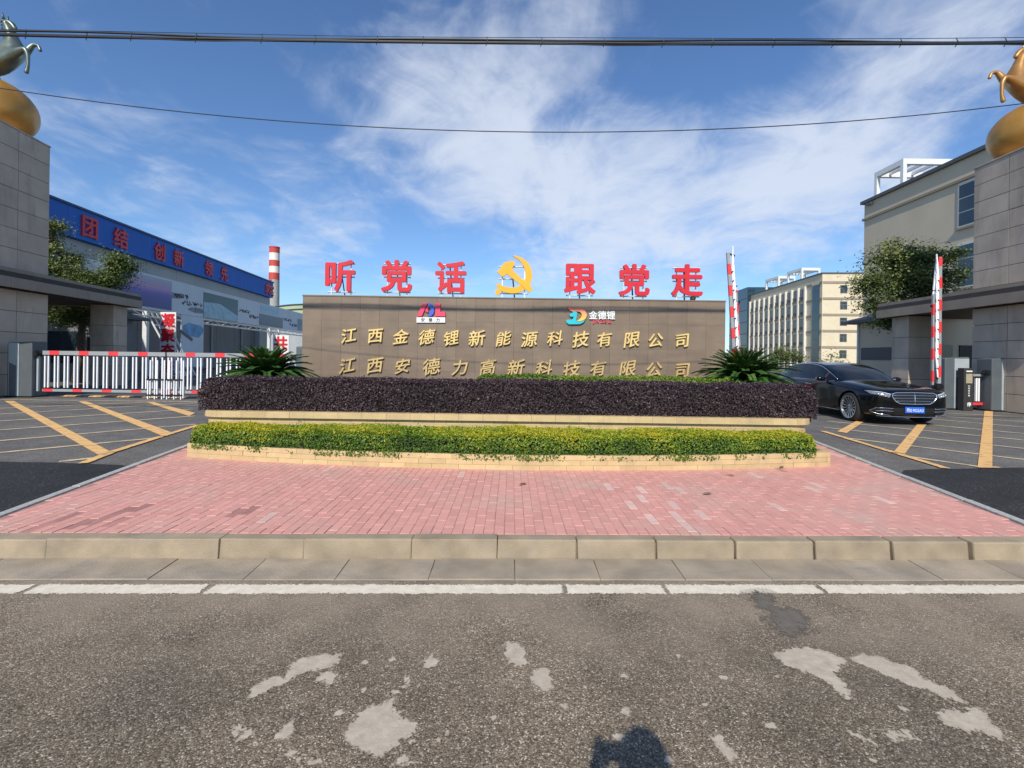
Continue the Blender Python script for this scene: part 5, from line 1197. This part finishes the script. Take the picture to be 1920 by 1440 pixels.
# vaulted shed
t = thing('vaulted_shed', (-38, 100, 0), 'pale green arched shed roof showing between chimney and sign wall', 'building')
q = MB(); q.box(-52, -25, 90, 112, 0, 8.4); q.build('wall', M_greyB, t)
vau = [(-53 + 29 * i / 24, 8.4 + 2.5 * math.sin(math.pi * i / 24)) for i in range(25)]
q = MB(); q.prism([(x, 89, z) for x, z in vau], (0, 24, 0)); q.build('roof', M_dome, t)
for kk in range(2):
    q = MB(); q.tube([(x, 88.9, z + .05 - .9 * kk) for x, z in vau[2 + 2 * kk:23 - 2 * kk]], .12, 5); q.build('roof_rib', M_trim, t)
q = MB(); q.box(-40, -24.5, 91, 93, 10.4, 11.15); q.build('ridge_vent', M_blueB, t)
# guard house on the left
def hut(x0, x1, y0, y1, h, label, side):
    t = thing('guard_house', ((x0 + x1) / 2, (y0 + y1) / 2, 0), label, 'building', 'guard houses')
    q = MB(); q.box(x0, x1, y0, y1, 0, h); q.build('wall', M_beige if side else M_greyD, t)
    e = .55; q = MB(); q.box(x0 - e, x1 + e, y0 - .2, y1 + e, h, h + .16); q.build('eave', M_trim, t, bevel=.02); q = MB()
    q.hexa([(x0 - e + .05, y0 - .15, h + .162), (x1 + e - .05, y0 - .15, h + .162), (x1 + e - .05, y1 + e - .05, h + .162), (x0 - e + .05, y1 + e - .05, h + .162), (x0 + 1.6, y0 + 1.2, h + .8), (x1 - 1.6, y0 + 1.2, h + .8), (x1 - 1.6, y1 - 1.2, h + .8), (x0 + 1.6, y1 - 1.2, h + .8)]); q.build('roof', M_trim, t)
    if side:
        q = MB(); q.box(x0 - .03, x0 + .02, y0 + .05, y1 - .25, 1.62, 2.25); q.build('window_band', M_trim, t)
        q = MB(); q.box(x0 - .02, x0 + .02, y0 + .05, y1 - .25, .72, .78); q.build('ledge', M_trim, t)
        q = MB(); q.tube([(x0 - .05, y1 - .06, 0), (x0 - .05, y1 - .06, h)], .055, 8); q.build('downpipe', M_plain, t)
        q = MB(); q.box(x0 + 1.2, x0 + 2.2, y0 - .04, y0 + .03, 0, 2.3); q.build('door', M_dark, t)
        q = MB(); q.box(x0 + .2, x0 + .9, y0 - .04, y0 + .03, 1.2, 2.3); q.build('window', M_glass, t)
    else:
        q = MB(); q.box(x0 + .8, x0 + 3.0, y0 - .03, y0 + .02, .9, 2.5); q.build('window', M_glass, t)
        q = MB(); q.box(x1 - .95, x1 - .1, y0 - .03, y0 + .02, 0, 2.2); q.build('door', M_dark, t)
hut(18.35, 27.5, 20.7, 25.1, 3.52, 'low beige guard house with dark window band, behind the raised barrier at right', True)
hut(-24.5, -20.4, 23.8, 25.4, 3.2, 'dark guard house in the shade under the left gate canopy', False)
# railing behind the bonnet
t = thing('railing', (14.2, 19.0, 0), 'low brown railing panel behind the bonnet of the car', 'railing')
q = MB(); q.box(13.65, 14.9, 19, 19.06, .92, 1.0); q.build('top_rail', M_band, t)
for i in range(6): q = MB(); q.box(13.66 + .235 * i, 13.74 + .235 * i, 19.005, 19.055, 0, .92); q.build('baluster', M_trim, t)

# ================================================================== RIGHT: OFFICE BLOCKS
FO = facx(68.0, 104.0, .0755, -1); OF = Face((68.0, 104.0), 0); OF.u, OF.n = -FO.n, -FO.u
t = thing('office_block', (80, 120, 0), 'cream five-storey office block with grid of dark windows beyond the car', 'building')
Lo = s_at(FO, 1406); ht = 20.86
q = MB(); q.prism([FO.p(0, 0, 0), FO.p(Lo, 0, 0), FO.p(Lo, -18, 0), FO.p(0, -18, 0)], (0, 0, ht)); q.build('wall', M_cream, t)
q = MB(); q.prism([FO.p(-.2, .2, ht), FO.p(Lo, .2, ht), FO.p(Lo, -18, ht), FO.p(-.2, -18, ht)], (0, 0, .25)); q.build('parapet_cap', M_trim, t)
rows = [15.55 - 3.56 * k for k in range(5)]
sg0, sg1 = s_at(FO, 1510), Lo - .2; nb = 10; bw = (sg1 - sg0) / nb
for j, z in enumerate(rows):
    zb_ = z + 3.4
    q = MB(); OF.box(q, 0.15, 18, 0, .12, zb_ - .25, zb_ + .25); q.build('string_course', M_band, t)
    q = MB(); FO.box(q, -.1, s_at(FO, 1535) - .1, 0, .12, zb_ - .25, zb_ + .25); q.build('string_course', M_band, t)
    q = MB(); FO.box(q, s_at(FO, 1522), sg0, 0, .12, zb_ - .25, zb_ + .25); q.build('string_course', M_band, t)
    q = MB(); OF.box(q, 3.75, 5.25, .0, .05, z + 1.0, z + 2.8); fr_ = q.build('window', M_wframe, t)
    for (a, b, c, d) in ((3.85, 4.45, 1.1, 2.05), (4.55, 5.15, 1.1, 2.05), (3.85, 5.15, 2.15, 2.7)): q = MB(); OF.box(q, a, b, .05, .06, z + c, z + d); q.build('pane', M_glass, fr_)
    for i in range(nb):
        a = sg0 + bw * i; q = MB(); FO.box(q, a + .35, a + bw - .35, 0, .06, z + .55, z + 3.1); w_ = q.build('window', M_wframe, t)
        q = MB(); FO.box(q, a + .45, a + bw - .45, .06, .075, z + 1.25, z + 3.0); q.build('pane', M_glass, w_); q = MB(); FO.box(q, a + .45, a + bw - .45, .06, .08, z + .62, z + 1.12); q.build('spandrel', M_trim, w_)
    q = MB(); FO.box(q, sg0, sg1, 0, .3, z + .15, z + .45); q.build('floor_ledge', M_band, t)
for i in range(nb + 1):
    a = sg0 + bw * i; q = MB(); FO.box(q, a - .24, a + .24, 0, .5, 0, 19.0); q.build('pilaster', M_pil, t)
q = MB(); FO.box(q, s_at(FO, 1535), s_at(FO, 1522), 0, .1, 1, 18.7); sg_ = q.build('stair_glazing', M_glass2, t)
for k in range(8): q = MB(); FO.box(q, s_at(FO, 1535), s_at(FO, 1522), .1, .14, 2 + k * 2.2, 2.12 + k * 2.2); q.build('glazing_bar', M_wframe, sg_)
def pergola(name, label, x0, x1, y0, y1, z0, z1, w_, nb, grp=None):
    t = thing(name, ((x0 + x1) / 2, (y0 + y1) / 2, z0), label, 'pergola', 'white roof pergolas')
    for x in (x0, x1):
        for y in (y0, y1): q = MB(); q.box(x - w_, x + w_, y - w_, y + w_, z0, z1 - 2 * w_); q.build('post', M_frame, t)
    for y in (y0, y1): q = MB(); q.box(x0 - w_, x1 + w_, y - w_, y + w_, z1 - 2 * w_ + .004, z1 + w_); q.build('beam', M_frame, t)
    for x in (x0, x1): q = MB(); q.box(x - w_, x + w_, y0 + w_ + .003, y1 - w_ - .003, z1 - 2 * w_ + .004, z1 + w_); q.build('beam', M_frame, t)
    for i in range(1, nb): x = x0 + (x1 - x0) * i / nb; q = MB(); q.box(x - w_ * .45, x + w_ * .45, y0 + w_, y1 - w_, z1 - w_, z1 + w_ * .6); q.build('rafter', M_frame, t)
for (u0, u1, lab) in ((1463, 1503, 'white roof pergola at the near end of the cream office roof'), (1424, 1459, 'white roof pergola at the far end of the cream office roof')):
    a, b = s_at(FO, u1), s_at(FO, u0); m_ = FO.p((a + b) / 2, -2.6, 0); hl_ = (b - a) / 2 * .55
    pergola('roof_pergola', lab, m_.x - 1.9, m_.x + 2.2, m_.y - hl_, m_.y + hl_, ht + .2, ht + 3.0, .22, 5)
t = thing('glass_tower', FO.p(Lo + 4.5, -4, 0), 'dark blue glass stair tower with a small logo at far end of office block', 'building')
q = MB(); FO.box(q, Lo + .1, s_at(FO, 1372), -14, .9, 0, 23.4); q.build('wall', M_glass2, t)
for k in range(6): q = MB(); FO.box(q, Lo + .1, s_at(FO, 1372), .9, .95, 2.5 + k * 3.5, 2.7 + k * 3.5); q.build('floor_line', M_trim, t)
c = s_at(FO, 1391); q = MB(); q.prism([FO.p(c + math.cos(a) * 1.5, .96, 18.6 + math.sin(a) * 1.2) for a in np.linspace(-1.9, 1.7, 12)] + [FO.p(c + math.cos(a) * .9 + .15, .96, 18.6 + math.sin(a) * .75) for a in np.linspace(1.6, -1.8, 10)], FO.n * .1); q.build('logo', M_lgrad if False else M_armred, t)
# near block on the right
FN = facx(33.3, 34.7, .03, -1)
t = thing('beige_block', FN.p(0, -8, 0), 'tall beige building with dark cornice behind the tree and right gate', 'building')
Ln = s_at(FN, 1617); ht = 16.65
q = MB(); FN.box(q, -22, Ln, -20, 0, 0, ht); q.build('wall', M_beige, t)
q = MB(); FN.box(q, -22.2, Ln + .25, -20, .25, ht, ht + .28); q.build('cornice', M_trim, t)
q = MB(); FN.box(q, -22.1, Ln + .15, -20, .14, 15.05, 15.25); q.build('string_course', M_band, t)
sa, sb2 = s_at(FN, 1827), s_at(FN, 1796)
for zc in (11.75, 7.25, 2.75):
    for off in (0, -9.0):
        q = MB(); FN.box(q, sa - .7 + off, sb2 + .12 + off, 0, .06, zc - .12, zc + 3.2); w_ = q.build('window', M_pil, t)
        for k in range(3): q = MB(); FN.box(q, sa - .6 + off, sb2 + off, .06, .075, zc + 1.03 * k, zc + 1.03 * k + .95); q.build('pane', M_glass, w_)
        q = MB(); FN.box(q, sa - .75 + off, sb2 + .2 + off, .0, .16, zc - .3, zc - .13); q.build('sill', M_band, w_)
q = MB(); FN.box(q, Ln - 1.2, Ln - .5, .16, .28, ht - .35, ht - .12); q.build('roof_lamp', M_trim, t)
pergola('roof_pergola', 'large white roof pergola on the beige building at right', 34.2, 39.4, 41.6, 44.6, ht + .25, ht + 2.6, .16, 5)
# ================================================================== TREES
def tree(name, label, base, h_trunk, lean, blobs, nleaf, lsize, m, seed, rt=.16, group=None):
    random.seed(seed); g = np.random.default_rng(seed); t = thing(name, base, label, 'tree', group); b = Vector(base)
    fork = b + Vector((lean[0], lean[1], h_trunk)); q = MB()
    q.tube([b, b.lerp(fork, .35) + Vector((.05, 0, 0)), b.lerp(fork, .7) + Vector((-.04, .03, 0)), fork], [rt * 1.25, rt, rt * .85, rt * .7], 8)
    PP, NN, TT = [], [], []
    for (bx, by, bz, rx, ry, rz) in blobs:
        c = b + Vector((bx, by, bz)); mid = fork.lerp(c, .5) + Vector((random.gauss(0, .12), random.gauss(0, .12), .1))
        q.tube([fork, mid, c], [rt * .5, rt * .3, rt * .12], 6)
        vol = rx * ry * rz; nc = int(9 + vol * 10)
        for k in range(nc):
            d = Vector((random.gauss(0, 1), random.gauss(0, 1), random.gauss(0, 1))).normalized(); rr = random.random() ** .45
            e = c + Vector((d.x * rx, d.y * ry, d.z * rz)) * rr
            q.tube([mid.lerp(c, random.random()), (c + e) / 2 + Vector((0, 0, .06)), e], [rt * .14, rt * .08, .006], 4)
            n_ = int(nleaf * g.uniform(.6, 1.4)); cr = random.uniform(.20, .42) * min(1, rx / 1.0 + .35)
            off = g.normal(0, 1, (n_, 3)) * np.array((cr, cr, cr * .5)); PP.append(np.array(e) + off); NN.append(np.array((0, 0, .8)) + off * .9)
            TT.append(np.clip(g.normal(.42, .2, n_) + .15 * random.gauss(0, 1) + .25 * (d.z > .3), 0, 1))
    q.build('trunk', M_bark, t, smooth=True)
    leaves('crown', np.concatenate(PP), np.concatenate(NN), lsize, np.concatenate(TT), m, t, aspect=.5, jitter=.5, kind='stuff')
    return t
tree('street_tree', 'broad dark green tree standing behind the right gate canopy', (17.42, 20.45, 0), 3.9, (-.45, .3), [(-.75, .3, 6.0, 1.0, .9, .85), (.75, .4, 6.25, 1.25, .9, .7), (1.5, .4, 5.6, .7, .8, .7), (-.1, .4, 4.95, 1.4, .9, .75), (-1.65, .3, 5.0, .65, .7, .8), (1.0, .4, 4.6, 1.2, .9, .6), (-1.1, .3, 4.0, .8, .7, .45), (-.7, .3, 3.3, .5, .5, .3)], 170, .13, M_tleaf, 21, .2)
tree('street_tree', 'dense green tree showing above the left gate canopy', (-20.6, 22.4, 0), 3.2, (.3, 0), [(0, 0, 5.0, 1.5, 1.2, .9), (1.4, .2, 5.15, .9, .9, .8), (-1.3, 0, 5.8, 1.0, 1, 1.3), (.3, .1, 4.3, 1.6, 1.1, .6), (-1.5, 0, 7.2, .6, .7, .7), (1.75, .2, 5.8, .5, .5, .4), (.9, 0, 3.2, .9, .8, .5), (-.6, 0, 3.2, .9, .8, .6)], 210, .12, M_tleaf, 33, .17)
tree('young_tree', 'thin young tree behind the car roof in front of cream office', (20.4, 30.2, 0), 1.2, (0, 0), [(0, 0, 1.9, .45, .4, .55), (-.5, 0, 1.5, .4, .4, .35), (.5, 0, 1.55, .4, .4, .4)], 9, .14, M_tleaf, 5, .05)
tree('bushy_tree', 'bushy green tree between the right sago palm and the office windows', (33.6, 58, 0), 1.4, (0, 0), [(0, 0, 2.4, 1.4, 1.2, 1.0), (1.2, 0, 1.9, 1.0, 1, .9), (-1.3, 0, 2.0, 1.1, 1, .9)], 46, .22, M_tleaf, 9, .12)
random.seed(5)
# ================================================================== OVERHEAD CABLES
def pole(x, y, h, label):
    t = thing('utility_pole', (x, y, 0), label, 'pole', 'utility poles'); q = MB(); q.lathe((x, y, 0), [(.15, 0), (.10, h)], 12); q.build('shaft', M_chg, t, smooth=True)
    for z in (4.6 if False else 7.4, 5.6): q = MB(); q.box(x - .06, x + .06, y - .5, y + .5, z, z + .08); q.build('cross_arm', M_strut, t)
pole(-26, 6.15, 8.6, 'concrete utility pole left of the gate, carrying the overhead cables'); pole(26, 6.15, 8.6, 'concrete utility pole right of the gate, carrying the overhead cables')
ct = thing('cable_bundle', (0, 6.19, 5.6), 'thick bundle of black overhead cables across the top of the picture', 'cable')
xsb = np.linspace(-26, 26, 140); zc = lambda x: 5.615 + .0012 * x * x + .006 * x
q = MB(); q.tube([(x, 6.19, zc(x)) for x in xsb], .020, 6); q.build('main_cable', M_cable, ct, smooth=True)
q = MB(); q.tube([(x, 6.19 + .02 * math.sin(x * 1.3), zc(x) + .035 + .012 * math.sin(x * .9)) for x in xsb], .012, 6); q.build('second_cable', M_cable, ct, smooth=True)
q = MB(); q.tube([(x, 6.17, zc(x) - .018 - .022 * max(0, math.sin(x * 1.15)) ** 3) for x in xsb], .007, 5); q.build('thin_cable', M_cable, ct, smooth=True)
q = MB(); q.tube([(x, 6.19, zc(x) + .07 + .004 * math.sin(x)) for x in xsb], .004, 5); q.build('messenger_wire', M_cable, ct, smooth=True)
for k in range(26):
    x = -9.5 + k * .76 + random.uniform(-.1, .1); q = MB(); q.tube([(x, 6.19, zc(x) + .075), (x + .01, 6.17, zc(x)), (x - .015, 6.19, zc(x) - .05)], .006, 4); q.build('cable_tie', M_cable, ct)
q = MB(); zw = lambda x: 4.455 + .0105 * x * x if abs(x) < 6.3 else 4.872 + .1323 * (abs(x) - 6.3)
q.tube([(x, 6.2, zw(x)) for x in np.linspace(-26, 26, 160)], .0065, 5); q.build('overhead_wire', M_cable, smooth=True, loc=(0, 6.2, 4.455), label='single thin sagging wire below the thick cable bundle', cat='wire')

# ================================================================== SMALL THINGS
for (u, v, lab) in ((1326, 927, 'curled brown leaf on the pink paving, nearest the kerb at right'), (1369, 892, 'brown leaf on pink paving left of the planter corner'), (1466, 877, 'brown leaf lying against the foot of the low planter'), (980, 909, 'small dark leaf on the pink paving near the middle'), (1395, 1038, 'small dark scrap on the gutter before the kerb')):
    z = .158 if v < 1000 else .03; c = G(u, v, z); q = MB(); a = random.uniform(0, 3)
    pts = [(math.cos(a) * l_ * .05 - math.sin(a) * w_ * .03, math.sin(a) * l_ * .05 + math.cos(a) * w_ * .03, h_) for l_, w_, h_ in ((-1, 0, .004), (-.3, .6, .012), (.4, .5, .016), (1, 0, .01), (.3, -.6, .010), (-.4, -.5, .014))]
    q.prism([Vector(p) + c for p in pts], (0, 0, .002)); q.build('dry_leaf', M_litter, loc=tuple(c), label=lab, cat='leaf', group='dry leaves on the ground')

# ---- the photographer, standing behind the camera with a phone in both hands
ph = thing('person', (.09, -.30, 0), 'person in navy shirt standing on the road, holding up a phone in both hands', 'person')
bx_, by_ = .09, -.30; V, E, Rr = [], [], []
def ch(pts, start=None):
    prev = start
    for (x, y, z, r) in pts:
        V.append((x, y, z)); Rr.append(r); i = len(V) - 1
        if prev is not None: E.append((prev, i))
        prev = i
    return prev
ch([(bx_, by_, .93, (.15, .11)), (bx_, by_, 1.08, (.135, .10)), (bx_, by_, 1.25, (.16, .11)), (bx_, by_ + .01, 1.37, (.13, .09)), (bx_, by_ + .02, 1.45, .055), (bx_, by_ + .04, 1.52, .06), (bx_, by_ + .05, 1.60, (.080, .095)), (bx_, by_ + .05, 1.68, (.072, .088))])
for s in (-1, 1):
    ch([(bx_ + s * .10, by_, .88, .088), (bx_ + s * .11, by_ + .01, .50, .058), (bx_ + s * .12, by_ - .02, .10, .04), (bx_ + s * .125, by_ + .02, .045, .042), (bx_ + s * .14, by_ + .16, .035, .034)], 0)
    hx = s * .085 + .048
    w_ = ch([(bx_ + s * .20, by_ + .01, 1.36, .062), (bx_ + s * .26 - .02, by_ + .06, 1.14, .045), (hx + s * .06 + .01, -.15, 1.40, .033), (hx + s * .012, -.085, 1.455, .030), (hx, -.065, 1.49, .028)], 3)
    for k in range(4): ch([(hx + s * .01, -.05, 1.475 + .022 * k, .0095), (hx + s * .002, -.028, 1.474 + .022 * k, .0085), (hx - s * .02, -.022, 1.474 + .022 * k, .0075)], w_)
    ch([(hx - s * .01, -.075, 1.47, .011), (hx - s * .03, -.068, 1.48, .009), (hx - s * .045, -.060, 1.487, .008)], w_)
bo = skin_mesh('body', V, E, Rr, M_skin, ph, sub=2)
for m in (M_shirt, M_trous): bo.data.materials.append(m)
for p in bo.data.polygons:
    c = bo.matrix_world @ p.center if False else p.center + WL['person']
    p.material_index = 2 if c.z < .96 else 1 if (c.z < 1.42 and c.y < -.14) else 0
q = MB(); q.lathe((bx_, by_ + .035, 1.60), [(.0, .165), (.05, .155), (.085, .11), (.10, .04), (.098, -.02), (.085, -.05)], 18); q.build('hair', M_hair, ph, smooth=True)
q = MB(); q.tube([(bx_, by_ + .14, 1.625), (bx_, by_ + .165, 1.585), (bx_, by_ + .14, 1.578)], [.008, .016, .01], 6); q.build('nose', M_skin, ph, smooth=True)
for s in (-1, 1):
    q = MB(); q.lathe((bx_ + s * .033, by_ + .138, 1.62), [(0, -.008), (.011, -.004), (.012, .004), (0, .009)], 8, 'y'); q.build('eye', M_black, ph, smooth=True)
    q = MB(); q.lathe((bx_ + s * .088, by_ + .04, 1.60), [(0, -.012), (.026, -.006), (.03, .006), (0, .012)], 8, 'x'); q.build('ear', M_skin, ph, smooth=True)
q = MB(); q.tube([(bx_ - .025, by_ + .138, 1.548), (bx_, by_ + .145, 1.546), (bx_ + .025, by_ + .138, 1.548)], .007, 5); q.build('mouth', mat('lips', (.40, .16, .14), .6), ph, smooth=True)
q = MB(); q.box(-.030, .126, -.040, -.031, 1.464, 1.540); q.build('phone', M_black, bevel=.004, loc=(.048, -.035, 1.464), label='black phone held sideways in the hands of the photographer', cat='phone')
